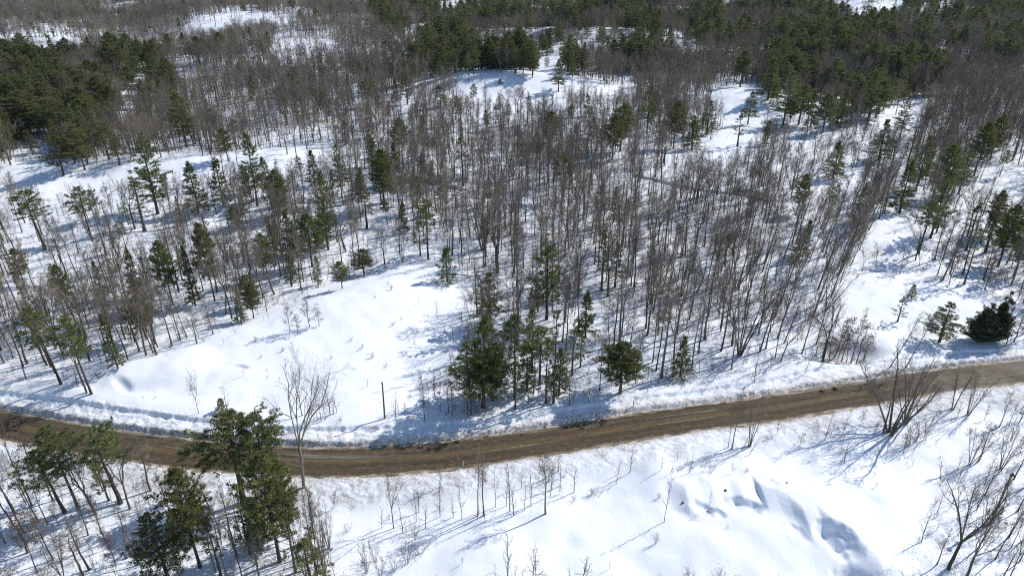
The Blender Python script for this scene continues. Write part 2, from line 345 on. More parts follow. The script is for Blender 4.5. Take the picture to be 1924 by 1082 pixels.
def bare(seed, h, kind, mt=None, thick=1.0):
    rs = np.random.default_rng(seed); T = MB(); C = MB(); tips = []
    mt = mt or m_bark; r0 = .0085 * h + .02
    if kind == 'slender':
        P = trunk_line(rs, h, rs.uniform(0, .05), .016); rad = r0 * (1 - np.linspace(0, 1, 9)) ** .8 + .012; rad[0] *= 1.25
        T.tube(P, rad, 6, cap=True); nb = 18; cb = rs.uniform(.28, .5); spec = dict(lev=3, kids=(8, 6), rmin=.0125, up=.14, wob=.15)
        for i in range(nb):
            t = cb + (1 - cb) * (i + rs.random() * .8) / nb; t = min(t, .97); q = t * 8; k = min(int(q), 7); pp = P[k] + (P[k + 1] - P[k]) * (q - k)
            az = i * 2.4 + rs.random(); el = math.radians(rs.uniform(25, 60) + 15 * t)
            d = np.array([math.cos(az) * math.cos(el), math.sin(az) * math.cos(el), math.sin(el)])
            L = h * rs.uniform(.14, .27) * (1.15 - .75 * (t - cb) / (1 - cb)); grow(C, rs, pp, d, L, max(.016, np.interp(q, range(9), rad) * .42), 1, spec, tips)
    elif kind == 'spreading':
        hf = h * rs.uniform(.28, .42); P = trunk_line(rs, hf, rs.uniform(0, .12), .03, 6); r0 *= 1.25 * thick
        T.tube(P, np.linspace(r0 * 1.15, r0 * .8, 6), 7, cap=True); nl = rs.integers(4, 6); spec = dict(lev=4, kids=(9, 6, 4), rmin=.0115, up=.10, wob=.17)
        a0 = rs.random() * 6
        for i in range(nl):
            az = a0 + i * 6.283 / nl + rs.uniform(-.4, .4); el = math.radians(rs.uniform(38, 66) if i else 80)
            d = np.array([math.cos(az) * math.cos(el), math.sin(az) * math.cos(el), math.sin(el)])
            grow(C, rs, P[-1] - np.array([0, 0, .1]), d, (h - hf) * rs.uniform(.85, 1.08), r0 * rs.uniform(.45, .62), 1, spec, tips)
        for i in range(4):
            az = rs.random() * 6.28; q = rs.uniform(2.5, 4.8); k = int(q); pp = P[k] + (P[k + 1] - P[k]) * (q - k)
            d = np.array([math.cos(az), math.sin(az), .35]); grow(C, rs, pp, unit(d), h * .2, .03, 2, spec, tips)
    elif kind == 'clump':
        ns = rs.integers(5, 8); parts = []; spec = dict(lev=3, kids=(5, 4), rmin=.011, up=.12, wob=.13)
        for s_ in range(ns):
            TT = MB(); az = s_ * 6.283 / ns + rs.uniform(-.3, .3); hh = h * rs.uniform(.72, 1.0); n = 9
            t = np.linspace(0, 1, n); sp = h * rs.uniform(.10, .26)
            P = np.column_stack([np.cos(az) * (.18 + sp * t ** 1.1), np.sin(az) * (.18 + sp * t ** 1.1), t * hh]) + np.cumsum(rs.normal(0, .012 * h, (n, 3)), 0) * (t[:, None])
            rr = r0 * rs.uniform(.5, .85) * (1 - t) ** .8 + .012; TT.tube(P, rr, 5, cap=True); parts.append(("trunk", TT, [mt]))
            nb = 9
            for i in range(nb):
                tt = min(.3 + .68 * (i + rs.random()) / nb, .97); q = tt * 8; k = min(int(q), 7); pp = P[k] + (P[k + 1] - P[k]) * (q - k)
                a2 = az + rs.uniform(-1.7, 1.7); el = math.radians(rs.uniform(35, 65)); d = np.array([math.cos(a2) * math.cos(el), math.sin(a2) * math.cos(el), math.sin(el)])
                grow(C, rs, pp, d, h * rs.uniform(.12, .24) * (1.2 - .7 * tt), max(.014, np.interp(q, range(9), rr) * .42), 1, spec, tips)
        return h, h * .5, parts + [("crown", C, [m_twig])]
    elif kind == 'snag':
        P = trunk_line(rs, h, 0, .02); rad = np.linspace(r0 * 1.5, r0 * .9, 9); T.tube(P, rad, 7, cap=True)
        for i in range(7):
            az = rs.random() * 6.28; q = rs.uniform(4, 7.8); k = int(q); d = np.array([math.cos(az), math.sin(az), .4])
            grow(C, rs, P[k] + (P[k + 1] - P[k]) * (q - k), unit(d), h * rs.uniform(.05, .12), .03, 2, dict(lev=3, kids=(3, 3), rmin=.012), tips)
        for q in (6.2, 7.7):          # burls
            k = int(q); c = P[k] + (P[k + 1] - P[k]) * (q - k); C.tube([c - [0, 0, .25], c - [0, 0, .1], c + [.12, 0, .1], c + [.05, 0, .28]], [.05, .3, .28, .05], 6)
    else:                                 # sapling / leafy young oak
        P = trunk_line(rs, h, rs.uniform(0, .1), .04); r0 = .007 * h + .016; rad = r0 * (1 - np.linspace(0, 1, 9)) ** .8 + .008
        T.tube(P, rad, 4, cap=True); nb = 12; spec = dict(lev=2 if kind == 'sapling' else 3, kids=(5, 4), rmin=.008, up=.14, wob=.15)
        for i in range(nb):
            t = min(.18 + .8 * (i + rs.random()) / nb, .97); q = t * 8; k = int(q); pp = P[k] + (P[k + 1] - P[k]) * (q - k)
            az = i * 2.4 + rs.random(); el = math.radians(rs.uniform(25, 60)); d = np.array([math.cos(az) * math.cos(el), math.sin(az) * math.cos(el), math.sin(el)])
            grow(C, rs, pp, d, h * rs.uniform(.18, .32) * (1.2 - .75 * t), max(.011, rad[k] * .55), 1, spec, tips)
    cr = [m_twig if mt is not m_pale else m_pale]
    if kind == 'leafy':
        K = np.array([t_[0] for t_ in tips]); K = np.repeat(K, 4, 0) + rs.normal(0, .16, (len(K) * 4, 3)); K = K[rs.random(len(K)) < .26]
        d = rs.normal(0, 1, K.shape); d /= np.linalg.norm(d, axis=1)[:, None]; s_ = np.cross(d, rs.normal(0, 1, K.shape)); s_ /= np.linalg.norm(s_, axis=1)[:, None]
        C.tris(K - s_ * .05, K + s_ * .05, K + d * .15, 1); cr.append(m_rust)
    V = np.vstack(C.v); wd = float(np.percentile(np.hypot(V[:, 0], V[:, 1]), 96) * 2)
    return h, wd, [("trunk", T, [mt]), ("crown", C, cr)]
def shrub(seed, h):
    rs = np.random.default_rng(seed); C = MB(); tips = []
    for i in range(rs.integers(7, 12)):
        az = rs.random() * 6.28; el = math.radians(rs.uniform(45, 85)); d = np.array([math.cos(az) * math.cos(el), math.sin(az) * math.cos(el), math.sin(el)])
        grow(C, rs, np.array([math.cos(az) * .08, math.sin(az) * .08, -.05]), d, h * rs.uniform(.6, 1.0), .016, 1, dict(lev=3, kids=(4, 3), rmin=.007, up=.08, wob=.14), tips)
    return h, h, [("branches", C, [m_twig])]

def pine(seed, h, R, style, mneedle=None, mt=None):
    rs = np.random.default_rng(seed); T = MB(); C = MB(); mneedle = mneedle or m_pine
    P = trunk_line(rs, h, rs.uniform(0, .03), .012, 10); r0 = .0115 * h + .04
    rad = r0 * (1 - np.linspace(0, 1, 10)) ** .9 + .015; rad[0] *= 1.2; T.tube(P, rad, 7, cap=True)
    cfg = dict(layered=(.24, .052, 6, .88), round=(.34, .045, 6, 1.0), conical=(.12, .055, 6, .9), sparse=(.30, .075, 4, .8), high=(.55, .05, 5, 1.0), cedar=(.02, .035, 8, 1.0), small=(.10, .08, 5, .9))[style]
    cb, dz, nb, keep = cfg; z = cb; base_c = []; dirs = []; az0 = rs.random() * 6
    leaf = {'cedar': .24, 'small': .18}.get(style, .25)
    while z < .985:
        t = (z - cb) / (1 - cb)
        if style == 'layered': prof = (1 - t ** 1.4) * (.55 + .45 * min(1, t / .18)) * rs.uniform(.6, 1.1) + .05
        elif style in ('round', 'high'): prof = math.sqrt(max(.02, 1 - (2 * t - .75) ** 2 / 1.6)) * (1 if t < .6 else (1 - (t - .6) / .5)) * rs.uniform(.75, 1.1)
        elif style == 'conical': prof = (1 - t) ** .85 * rs.uniform(.8, 1.1) + .05
        elif style == 'sparse': prof = (1 - t ** 1.2) * rs.uniform(.35, 1.15) + .06
        elif style == 'small': prof = (1 - t) ** .7 * rs.uniform(.8, 1.1) + .08
        else: prof = (1 - t) ** .6 * rs.uniform(.8, 1.08) + .08
        q = z * 9; k = min(int(q), 8); pp = P[k] + (P[k + 1] - P[k]) * (q - k); az0 += rs.uniform(.5, 1.4)
        m = nb + rs.integers(-1, 2)
        for b in range(m):
            if rs.random() > keep: continue
            az = az0 + b * 6.283 / m + rs.uniform(-.25, .25); L = R * prof * rs.uniform(.7, 1.12)
            el = math.radians(-6 + 48 * t ** 1.3 + rs.uniform(-7, 9)) if style != 'cedar' else math.radians(40 + 35 * t)
            d = np.array([math.cos(az) * math.cos(el), math.sin(az) * math.cos(el), math.sin(el)]); n = 5; pts = [pp + [0, 0, rs.uniform(-.03, .03) * h * .5]]; dd = d
            for i in range(n):
                dd = unit(dd + np.array([0, 0, .07 if i > 1 else -.01]) + rs.normal(0, .06, 3)); pts.append(pts[-1] + dd * L / n)
            pts = np.array(pts); C.tube(pts, np.linspace(max(.018, .02 * L), .010, n + 1), 3, 1)
            side = np.array([-math.sin(az), math.cos(az), 0]); ns = max(3, int(L / .26))
            for s_ in range(ns):
                f = (.2 + .8 * (s_ + rs.random()) / ns); qq = min(f, .995) * n; kk = min(int(qq), n - 1); c = pts[kk] + (pts[kk + 1] - pts[kk]) * (qq - kk)
                tl = L * rs.uniform(.16, .42) * (1.25 - f) + .1; sg = 1 if rs.random() < .5 else -1
                td = unit(dd * rs.uniform(.4, 1.0) + side * sg * rs.uniform(.5, 1.0) + np.array([0, 0, rs.uniform(-.05, .3)]))
                nt_ = max(2, int(tl / .18))
                for u_ in range(nt_):
                    base_c.append(c + td * tl * (u_ + 1) / nt_ + rs.normal(0, .05, 3)); dirs.append(td)
            base_c.append(pts[-1]); dirs.append(dd); base_c.append(pts[-2]); dirs.append(dd)
        z += dz * rs.uniform(.75, 1.25) * (1 if t < .7 else .75)
    base_c += [P[-1], P[-1] - [0, 0, .25]]; dirs += [np.array([0, 0, 1.])] * 2
    Cn = np.array(base_c); D = np.array(dirs); kf = 11 if style != 'sparse' else 9
    hole = vn(Cn[:, 0] * 1.1 + Cn[:, 2] * .4 + seed, Cn[:, 1] * 1.1 + Cn[:, 2] * 1.3, seed); kp = hole > {'cedar': .34, 'small': .2, 'round': .30, 'conical': .28}.get(style, .36); Cn = Cn[kp]; D = D[kp]
    A = np.repeat(Cn, kf, 0) + rs.normal(0, .07, (len(Cn) * kf, 3)); D = np.repeat(D, kf, 0)
    v = D * .55 + rs.normal(0, .75, D.shape) + [0, 0, .30]; v /= np.linalg.norm(v, axis=1)[:, None]
    s_ = np.cross(v, rs.normal(0, 1, v.shape)); s_ /= np.linalg.norm(s_, axis=1)[:, None]
    ll = leaf * rs.uniform(.6, 1.25, (len(A), 1)); ww = ll * .19
    C.tris(A - s_ * ww, A + s_ * ww, A + v * ll, 0)
    return h, R * 1.85, [("trunk", T, [mt or m_dark]), ("crown", C, [mneedle, m_dark])]

# ---------------------------------------------------------------- the stock of plants
STOCK = {}
def stock(kind, made): STOCK.setdefault(kind, []).append(dict(h=made[0], w=made[1], parts=made[2]))
for i in range(9): stock('slender', bare(100 + i, 15, 'slender', [m_bark, m_bark, m_dark][i % 3]))
for i in range(5): stock('spreading', bare(200 + i, 13, 'spreading', m_dark if i % 2 else m_bark))
stock('pale', bare(251, 20, 'spreading', m_pale, 1.15))
for i in range(3): stock('thick', bare(260 + i, 13, 'spreading', m_dark, 1.9))
for i in range(3): stock('clump', bare(300 + i, 11, 'clump', m_bark))
stock('snag', bare(350, 12, 'snag', m_bark))
for i in range(5): stock('sapling', bare(400 + i, 4, 'sapling', m_bark))
for i in range(4): stock('leafy', bare(450 + i, 5, 'leafy', m_bark))
for i in range(4): stock('shrub', shrub(500 + i, 1.6))
for i in range(5): stock('layered', pine(600 + i, 16, 4.0, 'layered'))
for i in range(4): stock('round', pine(620 + i, 13, 3.4, 'round', m_pine if i % 2 else m_olive))
for i in range(3): stock('conical', pine(640 + i, 12, 2.5, 'conical'))
for i in range(4): stock('sparse', pine(660 + i, 13, 2.4, 'sparse', m_olive))
for i in range(3): stock('high', pine(680 + i, 15, 2.9, 'high'))
for i in range(2): stock('small', pine(700 + i, 5, 1.6, 'small'))
stock('cedar', pine(720, 9, 3.0, 'cedar', m_cedar))
for k, lst in STOCK.items():
    for i, s_ in enumerate(lst): s_['meshes'] = [(n, mb.mesh(n, ms)) for n, mb, ms in s_['parts']]
KIND = dict(slender='bare_tree', spreading='bare_tree', pale='bare_tree', thick='bare_tree', clump='bare_tree', snag='dead_snag', sapling='sapling', leafy='young_oak', shrub='shrub',
            layered='pine_tree', round='pine_tree', conical='pine_tree', sparse='pine_tree', high='pine_tree', small='young_pine', cedar='cedar_tree')

# ---------------------------------------------------------------- the ground sheet
def ground():
    ys = list(np.arange(46, 72, .45)) + list(np.arange(72, 132, .17)); y = ys[-1]
    while y < 3200: y += max(.19, .0052 * (y - 100)); ys.append(y)
    ys = np.array(ys); ts = np.linspace(-.92, .92, 1050); Y = np.repeat(ys[:, None], len(ts), 1); X = ts[None] * (Y + 28)
    X = X + 0.0 * Y; Z = hgt(X, Y); nr, nc = Y.shape
    V = np.stack([X, Y, Z], -1).reshape(-1, 3)
    i = np.arange(nr - 1)[:, None] * nc + np.arange(nc - 1)[None]; q = np.stack([i, i + 1, i + 1 + nc, i + nc], -1).reshape(-1, 4)
    me = bpy.data.meshes.new("snow_ground"); me.vertices.add(len(V)); me.vertices.foreach_set("co", V.ravel().astype(np.float32))
    me.loops.add(q.size); me.loops.foreach_set("vertex_index", q.ravel().astype(np.int32)); me.polygons.add(len(q))
    me.polygons.foreach_set("loop_start", (np.arange(len(q)) * 4).astype(np.int32)); me.polygons.foreach_set("loop_total", np.full(len(q), 4, np.int32))
    me.polygons.foreach_set("use_smooth", np.full(len(q), True)); me.materials.append(m_snow); me.update(calc_edges=True)
    s = road_s(X, Y); w = hw(X); a = np.abs(s)
    nn = fbm(X / 1.6, Y / 1.6, 91, 3); n2 = fbm(X / 9, Y / 9, 92, 2)
    near = (1 - smooth(w + .2, w + 1.9, a + 1.2 * (nn - .5))) * 1.0
    apron = np.where(s < 0, (1 - smooth(w + 2.5, w + 9, a)) * smooth(.30, .58, n2 * .5 + nn * .5) * .62, (1 - smooth(w + 1.5, w + 5.5, a)) * smooth(.40, .66, nn) * .40)
    sand = np.where(s > 0, (1 - smooth(w + .6, w + 2.0, a + (nn - .5))) * smooth(-14, 2, X) * (1 - smooth(40, 52, X)) * .85, 0)
    dirt_ = np.clip(np.maximum(np.maximum(near, apron), sand), 0, 1)
    clod = (1 - smooth(w + 5, w + 9, a)) * smooth(w, w + .5, a)
    clear = np.zeros(X.shape, bool); U_, V_, _z = proj(X, Y, Z)
    for pl in OPEN: clear |= inpoly(U_, V_, pl)
    lit = np.where(clear, 0, .9) * smooth(8, 16, a)
    for nme, val in (("dirt", dirt_), ("clod", clod), ("litter", lit)):
        at_ = me.attributes.new(nme, 'FLOAT', 'POINT'); at_.data.foreach_set("value", val.ravel().astype(np.float32))
    o = link(bpy.data.objects.new("snow_ground", me)); o["kind"] = "structure"; o["label"] = "deep sunlit snow over rolling ground"
# picture-space outlines of the open snow (the trees are then set on the ground itself)
C_MAIN = [(150,752),(215,700),(300,665),(430,628),(520,575),(640,530),(780,492),(850,505),(885,535),(880,600),(845,640),(820,700),(790,760),(560,835),(250,790)]
C_LOW = [(625,905),(960,868),(1284,815),(1640,765),(1760,740),(1924,725),(1924,745),(1850,800),(1800,850),(1770,890),(1735,960),(1700,1090),(615,1090)]
C_BAND = [(-20,312),(60,302),(200,318),(280,300),(440,288),(600,272),(680,288),(560,318),(420,332),(340,338),(180,356),(60,372),(-20,370)]
C_MID = [(838,175),(950,138),(1040,162),(1190,160),(1190,176),(1060,182),(880,190)]
C_TR = [(1330,165),(1420,158),(1440,240),(1400,290),(1300,300),(1235,296),(1340,262),(1370,230)]
C_R = [(1565,560),(1600,500),(1635,430),(1680,395),(1712,440),(1725,520),(1820,545),(1924,590),(1924,668),(1700,690),(1640,690),(1600,650)]
C_R2 = [(1835,325),(1924,312),(1924,372),(1860,362)]
C_R3 = [(1655,205),(1730,190),(1735,225),(1690,255),(1650,248)]
C_T = [(0,95),(130,80),(130,98),(0,106)]
C_T2 = [(355,32),(490,22),(495,50),(360,62)]
C_T3 = [(515,72),(640,70),(640,88),(520,92)]
C_T4 = [(1000,105),(1065,112),(1050,145),(1005,140)]
C_T5 = [(1560,0),(1700,0),(1690,26),(1610,34)]
C_T6 = [(820,0),(905,0),(900,14),(822,12)]
C_R4 = [(1480,340),(1600,325),(1640,345),(1560,370)]
OPEN = [C_MAIN, C_LOW, C_BAND, C_MID, C_TR, C_R, C_R2, C_R3, C_T, C_T2, C_T3, C_T4, C_R4, C_T5, C_T6]
OPENP = [1, 1, .93, .95, .95, 1, .95, .9, .75, .7, .75, .8, .85, .8, .8]
ground()
def build_road():
    xs = np.arange(-230, 260, .5); yc = road_y(xs); sl = np.interp(xs, gx, gs); L = np.sqrt(1 + sl ** 2)
    nx_, ny_ = -sl / L, 1 / L; u = np.concatenate([[0], np.cumsum(np.hypot(np.diff(xs), np.diff(yc)))]); u -= np.interp(0, xs, u)
    vs = np.linspace(-4.9, 4.9, 15)
    V = np.stack([xs[:, None] + nx_[:, None] * vs, yc[:, None] + ny_[:, None] * vs, (0.035 - .0035 * vs ** 2)[None] + 0 * xs[:, None]], -1)
    nr, nc = V.shape[:2]; i = np.arange(nr - 1)[:, None] * nc + np.arange(nc - 1)[None]; q = np.stack([i, i + nc, i + nc + 1, i + 1], -1).reshape(-1, 4)
    me = bpy.data.meshes.new("road"); me.from_pydata(V.reshape(-1, 3).tolist(), [], q.tolist()); me.materials.append(m_road)
    uvl = me.uv_layers.new(name="road"); UV = np.stack([np.repeat(u[:, None], nc, 1), np.repeat(vs[None], nr, 0)], -1).reshape(-1, 2)
    li = np.zeros(len(me.loops), np.int32); me.loops.foreach_get("vertex_index", li); uvl.data.foreach_set("uv", UV[li].ravel().astype(np.float32))
    me.polygons.foreach_set("use_smooth", [True] * len(me.polygons))
    o = link(bpy.data.objects.new("road", me)); o["kind"] = "structure"; o["label"] = "wet brown sanded road curving through the snow"
build_road()
m_stream, nt, p = mat("stream_water", 0.22)
nt.links.new(mix(nt, noise(nt, .5, 4, N(nt, "ShaderNodeNewGeometry").outputs["Position"]), (0.17, 0.168, 0.165), (0.32, 0.32, 0.32)), p.inputs["Base Color"])
def stream(pts, label):
    P = np.array([at0(*q) for q in pts]); t = np.linspace(0, len(P) - 1, 90); xs = np.interp(t, range(len(P)), P[:, 0]); ys = np.interp(t, range(len(P)), P[:, 1])
    ys = ys + 5 * (vn(xs / 15, 0 * xs, 77) - .5); wd = 1.5 * np.sin(np.linspace(.12, 3.02, 90)) ** .4 * (.45 + 1.0 * vn(xs / 3, 0 * xs, 78)); d = np.stack([np.gradient(xs), np.gradient(ys)], -1); d /= np.linalg.norm(d, axis=1)[:, None]
    k = np.linspace(-1, 1, 7); X = xs[:, None] - d[:, 1:2] * k * wd[:, None]; Y = ys[:, None] + d[:, 0:1] * k * wd[:, None]; V = np.stack([X, Y, hgt(X, Y) + .12], -1)
    i = np.arange(89)[:, None] * 7 + np.arange(6)[None]; q = np.stack([i, i + 7, i + 8, i + 1], -1).reshape(-1, 4)
    me = bpy.data.meshes.new("stream"); me.from_pydata(V.reshape(-1, 3).tolist(), [], q.tolist()); me.materials.append(m_stream); o = link(bpy.data.objects.new("stream", me)); o["kind"] = "structure"; o["label"] = label
stream([(1190, 340), (1220, 346), (1290, 360), (1370, 372), (1440, 384)], "dark open stream winding through the right woods")
stream([(690, 344), (745, 350), (800, 354), (850, 364), (880, 368)], "short dark stream bend in the middle woods")

# ---------------------------------------------------------------- landmarks that the labels point to (picture row and column)
LM = [(723,785,"the utility pole"),(571,915,"the wide pale roadside tree"),(458,945,"the big pine beside the bend"),(908,765,"the broad pine in the roadside grove"),
 (1165,738,"the round pine by the road"),(1278,708,"the small pine by the slope"),(1027,598,"the large layered pine"),(922,610,"the pine at the clearing's edge"),(1100,632,"the thin conical pine"),
 (840,528,"the little pine atop the clearing"),(643,540,"the small pine at the clearing"),(1670,815,"the large many-stemmed tree"),(1405,838,"the clump by the road edge"),(740,992,"the lone bare tree below the road"),
 (903,968,"the twin-stemmed tree"),(1025,965,"the straight tree below the road"),(1855,640,"the dark cedar"),(1765,640,"the flat pine near the cedar"),(1555,660,"the russet oaks in the hollow"),
 (1630,425,"the dark leaning oak"),(1750,445,"the tall pine at the opening"),(1565,335,"the small conical pine"),(350,275,"the tall pine beyond the snow band"),(297,400,"the dome-topped pine"),(482,385,"the tall conical pine"),
 (370,395,"the pine between taller pines"),(645,370,"the narrow pine in the woods"),(615,465,"the dark pine in the woods"),(720,375,"the olive pine in the woods"),(272,432,"the dark pine pair"),(85,470,"the leaning pine at the edge"),
 (325,570,"the olive pine pair"),(222,690,"the slim green pine"),(115,720,"the pine above the left road"),(805,485,"the bare-trunked pine"),(935,510,"the wide oak behind the pines"),(1142,555,"the spreading oak right of the pines"),
 (1215,250,"the tall pine right of the snow dome"),(1165,280,"the olive pine cluster"),(1328,250,"the pine near the bright opening"),(1405,232,"the pine in the bright opening"),(1470,215,"the big dark pines"),(1630,225,"the rounded right-hand pine"),
 (1690,255,"the open pine on snow"),(765,195,"the slim far pine"),(828,200,"the dark pine by the snow dome"),(1050,150,"the pine behind the snow dome"),(475,95,"the far narrow pine"),(100,160,"the dense left pine wood"),(960,90,"the dense far pine wood"),
 (1600,120,"the dense right pine wood"),(1350,60,"the far dark pine belt"),(250,110,"the scattered far pines"),(180,965,"the leaning oak below the bend"),(243,955,"the forked tree below the bend"),(376,1065,"the pine in the lower grove"),
 (526,1055,"the tall pine in the lower grove"),(1785,1068,"the thick forked tree"),(1865,985,"the leaning dead snag"),(1820,870,"the thin lower right trees"),(163,738,"the tree above the bend"),(295,665,"the trees left of the clearing"),
 (455,590,"the edge trees above clearing"),(1480,640,"the leaning stand"),(1300,560,"the dense central stand"),(1150,420,"the middle of the dense woods"),(1350,420,"the back of the dense stand"),(950,330,"the grey central woods"),
 (560,450,"the woods above the clearing"),(150,560,"the open left woods"),(30,620,"the far left woods"),(1850,480,"the mixed right-hand woods"),(1740,340,"the right-hand pines"),(600,210,"the pale upper woods"),(1240,350,"the woods below the openings"),(60,960,"the lower left woods"),
 (1900,960,"the lower right woods"),(560,270,"the snow band"),(1500,420,"the right edge of the stand"),(0,250,"the left pine wood's foot"),(430,480,"the pines in the left woods"),(30,450,"the left frame edge woods"),(700,620,"the open clearing"),(960,780,"the grove's snowy foot"),(1600,690,"the hollow"),(1100,980,"the lower snowfield"),(1700,950,"the drifted hollow snow")]
LMU = np.array([(a, b) for a, b, _ in LM], float)
ORD = "leftmost second third fourth fifth sixth seventh eighth ninth tenth eleventh twelfth thirteenth fourteenth fifteenth sixteenth seventeenth eighteenth nineteenth twentieth".split()
ORD += [f"twenty-{o}" for o in "first second third fourth fifth sixth seventh eighth ninth".split()] + ["thirtieth"] + [f"thirty-{o}" for o in "first second third fourth fifth sixth seventh eighth ninth".split()]
LOOK = dict(slender="slender bare tree", spreading="wide branching tree", pale="pale bare tree", thick="thick-trunked bare tree", clump="many-stemmed tree", snag="broken dead trunk", sapling="thin bare sapling", leafy="russet-leaved young oak",
            shrub="low twiggy shrub", layered="dark layered pine", round="rounded green pine", conical="narrow conical pine", sparse="sparse olive pine", high="high-crowned pine", small="small young pine", cedar="dense dark cedar")
CAT = dict(sapling='sapling', shrub='shrub', snag='dead tree')
GROUP = dict(bare_tree='bare trees of the winter woods', pine_tree='pines among the bare woods', sapling='saplings in the snow', young_oak='young oaks keeping dead leaves', shrub='twiggy shrubs in the snow', young_pine='young pines in the snow')

# ---------------------------------------------------------------- plants: hand-placed first
PL = []     # dict(kind, var, x, y, z, rot, sx, sz, lean, label, importance)
rnd = random.Random(7); rs = np.random.default_rng(7)
def put(kind, u, v, vt=None, wpx=None, h=None, lean=0.0, var=None, label=None, forced=True):
    x, y, z = at(u, v); st = STOCK[kind]; var = rnd.randrange(len(st)) if var is None else var % len(st); s_ = st[var]
    hh = top_h(x, y, z, vt) if vt is not None else (h or s_['h']); sz = hh / s_['h']; zc = proj(x, y, z)[2]
    sx = (wpx * zc / F) / s_['w'] if wpx else sz
    sx = min(max(sx, sz * (.45 if kind not in ('thick', 'pale') else .6)), sz * 2.2)
    PL.append(dict(kind=kind, var=var, x=x, y=y, z=z - .08, rot=rnd.random() * 6.28, sx=sx, sz=sz, lean=lean * (.4 if u < 1400 or kind == 'thick' else (.3 if u > 1750 else .8)), label=label, forced=forced, h=hh))
A = put
# below the road, left
A('high', 458, 945, 783, 140, var=0, label="big dark pine crossing the road view beside the wide pale tree")
A('high', 508, 932, 778, 95, var=1, label="upright pine standing just behind the big pine at the bend")
A('conical', 486, 1030, 935, 56, var=2); A('sparse', 556, 1075, 950, 60, var=0); A('sparse', 598, 1092, 985, 70, var=3); A('sparse', 415, 1080, 970, 56, var=1); A('layered', 545, 1000, 860, 70, var=3); A('round', 526, 1055, 848, 112, var=0, label="tall rounded green pine in the lower grove, trunk bare at its foot")
A('round', 376, 1065, 880, 96, var=2, label="olive green pine between two darker pines in the lower grove")
A('layered', 318, 1092, 965, 130, var=2, label="dark low pine at the lower edge, leftmost of the lower grove")
A('sparse', 588, 1112, 1012, 90, var=1, label="yellowish pine at the lower right corner of the lower grove")
A('sparse', 350, 985, 888, 60, var=0); A('sparse', 470, 1040, 940, 60, var=2)
A('high', 122, 962, 842, 85, var=0, lean=-10, label="leaning pine with sparse crown in front of the road bend")
A('high', 148, 955, 800, 70, var=1, lean=-6); A('high', 226, 945, 798, 100, var=2, lean=-7, label="pine with flat green crown overlapping the road, beside the forked tree")
A('thick', 180, 965, 835, 110, lean=-14, var=1, label="dark leaning oak with crooked trunk below the road bend")
A('spreading', 244, 956, 820, 140, var=0, label="forked bare tree low on the snowbank with wide crown")
A('slender', 283, 921, 830, 60, var=3); A('spreading', 50, 948, 850, 50, var=3, lean=-8)
A('slender', 30, 965, 850, 50, lean=-12); A('slender', 28, 990, 880, 50, lean=-12); A('slender', 45, 1000, 880, 45, lean=-10)
A('spreading', 25, 875, 765, 90, lean=-6); A('leafy', 62, 880, 800, 50)
A('leafy', 52, 1038, 965, 75, label="russet-leaved young oak alone on snow in the lower left corner"); A('leafy', 15, 1100, 1055, 50); A('leafy', 218, 1062, 1005, 40)
A('slender', 156, 1080, 1000, 70, lean=-8); A('slender', 168, 1070, 985, 60, lean=-5); A('slender', 445, 1043, 925, 50); A('slender', 490, 1090, 1000, 60)
for u, v, t in ((415,1010,930),(428,1090,960),(455,1085,985),(545,1010,905),(560,1060,920),(585,1040,925),(600,1075,930),(405,1075,985),(340,1060,985),(500,1010,935),(395,960,905),(315,945,890)): A('slender', u, v, t, 38)
for u, v, t, w_, k in ((455,1010,930,40,'sapling'),(480,1060,990,40,'clump'),(300,1030,960,34,'sapling'),(260,1060,990,36,'slender'),(100,1050,960,40,'slender'),(120,1090,1010,50,'clump'),(70,1075,990,34,'slender'),(200,1020,930,30,'slender'),(90,985,900,34,'slender'),
  (10,1020,930,40,'slender'),(350,1000,920,34,'slender'),(430,985,900,34,'slender'),(610,1085,985,46,'clump'),(590,1010,915,40,'slender'),(100,940,850,40,'sparse'),(60,950,860,40,'sparse'),(205,940,850,44,'sparse')): A(k, u, v, t, w_)
for u, v, t in ((575,1085,925),(605,1060,915),(612,1090,950),(618,1030,935)): A('clump', u, v, t, 45)
A('pale', 571, 915, 690, 165, var=0, lean=10, label="wide pale bare tree standing against the brown road")
# below the road, middle and right
A('spreading', 740, 992, 872, 62, var=2, label="lone bare tree with domed crown below the road, long shadow beside it")
A('slender', 898, 968, 848, 36, var=1, label="tall thin twin-stemmed bare tree below the road"); A('slender', 909, 968, 860, 40, var=2)
A('slender', 1025, 965, 858, 48, var=0, label="straight bare tree farthest right in the row below the road")
for u, v, t in ((958,960,868),(827,970,890),(800,992,945),(931,952,880),(951,950,890),(986,958,905),(998,950,880),(965,968,915),(1052,912,868),(1078,925,872),(782,980,915),(757,1000,950),(868,975,900)): A('sapling', u, v, t, 22)
A('clump', 1408, 838, 722, 48, var=0, label="bare clump of upright stems beside the road's lower edge"); A('slender', 1375, 843, 735, 30, var=4, label="slim bare tree left of the upright roadside clump")
A('slender', 1368, 840, 790, 18); A('sapling', 1248, 980, 885, 18, label="thin lone sapling above the drifted hollows")
A('sapling', 1551, 824, 765, 14); A('sapling', 1578, 823, 762, 14, lean=8); A('sapling', 1560, 822, 790, 12)
A('clump', 1672, 815, 648, 130, var=1, label="large bare tree of many dark stems crossing the road"); A('clump', 1700, 795, 670, 90, var=2)
A('spreading', 1660, 812, 690, 90, var=3); A('shrub', 1722, 830, 790, 50); A('shrub', 1705, 838, 800, 40); A('shrub', 1740, 820, 785, 40)
A('clump', 1790, 768, 685, 50, var=0); A('clump', 1818, 780, 690, 50, var=2, lean=5)
A('clump', 1822, 872, 790, 45, var=1, lean=4); A('slender', 1838, 866, 800, 40, lean=8); A('clump', 1880, 882, 800, 55, var=0, lean=3)
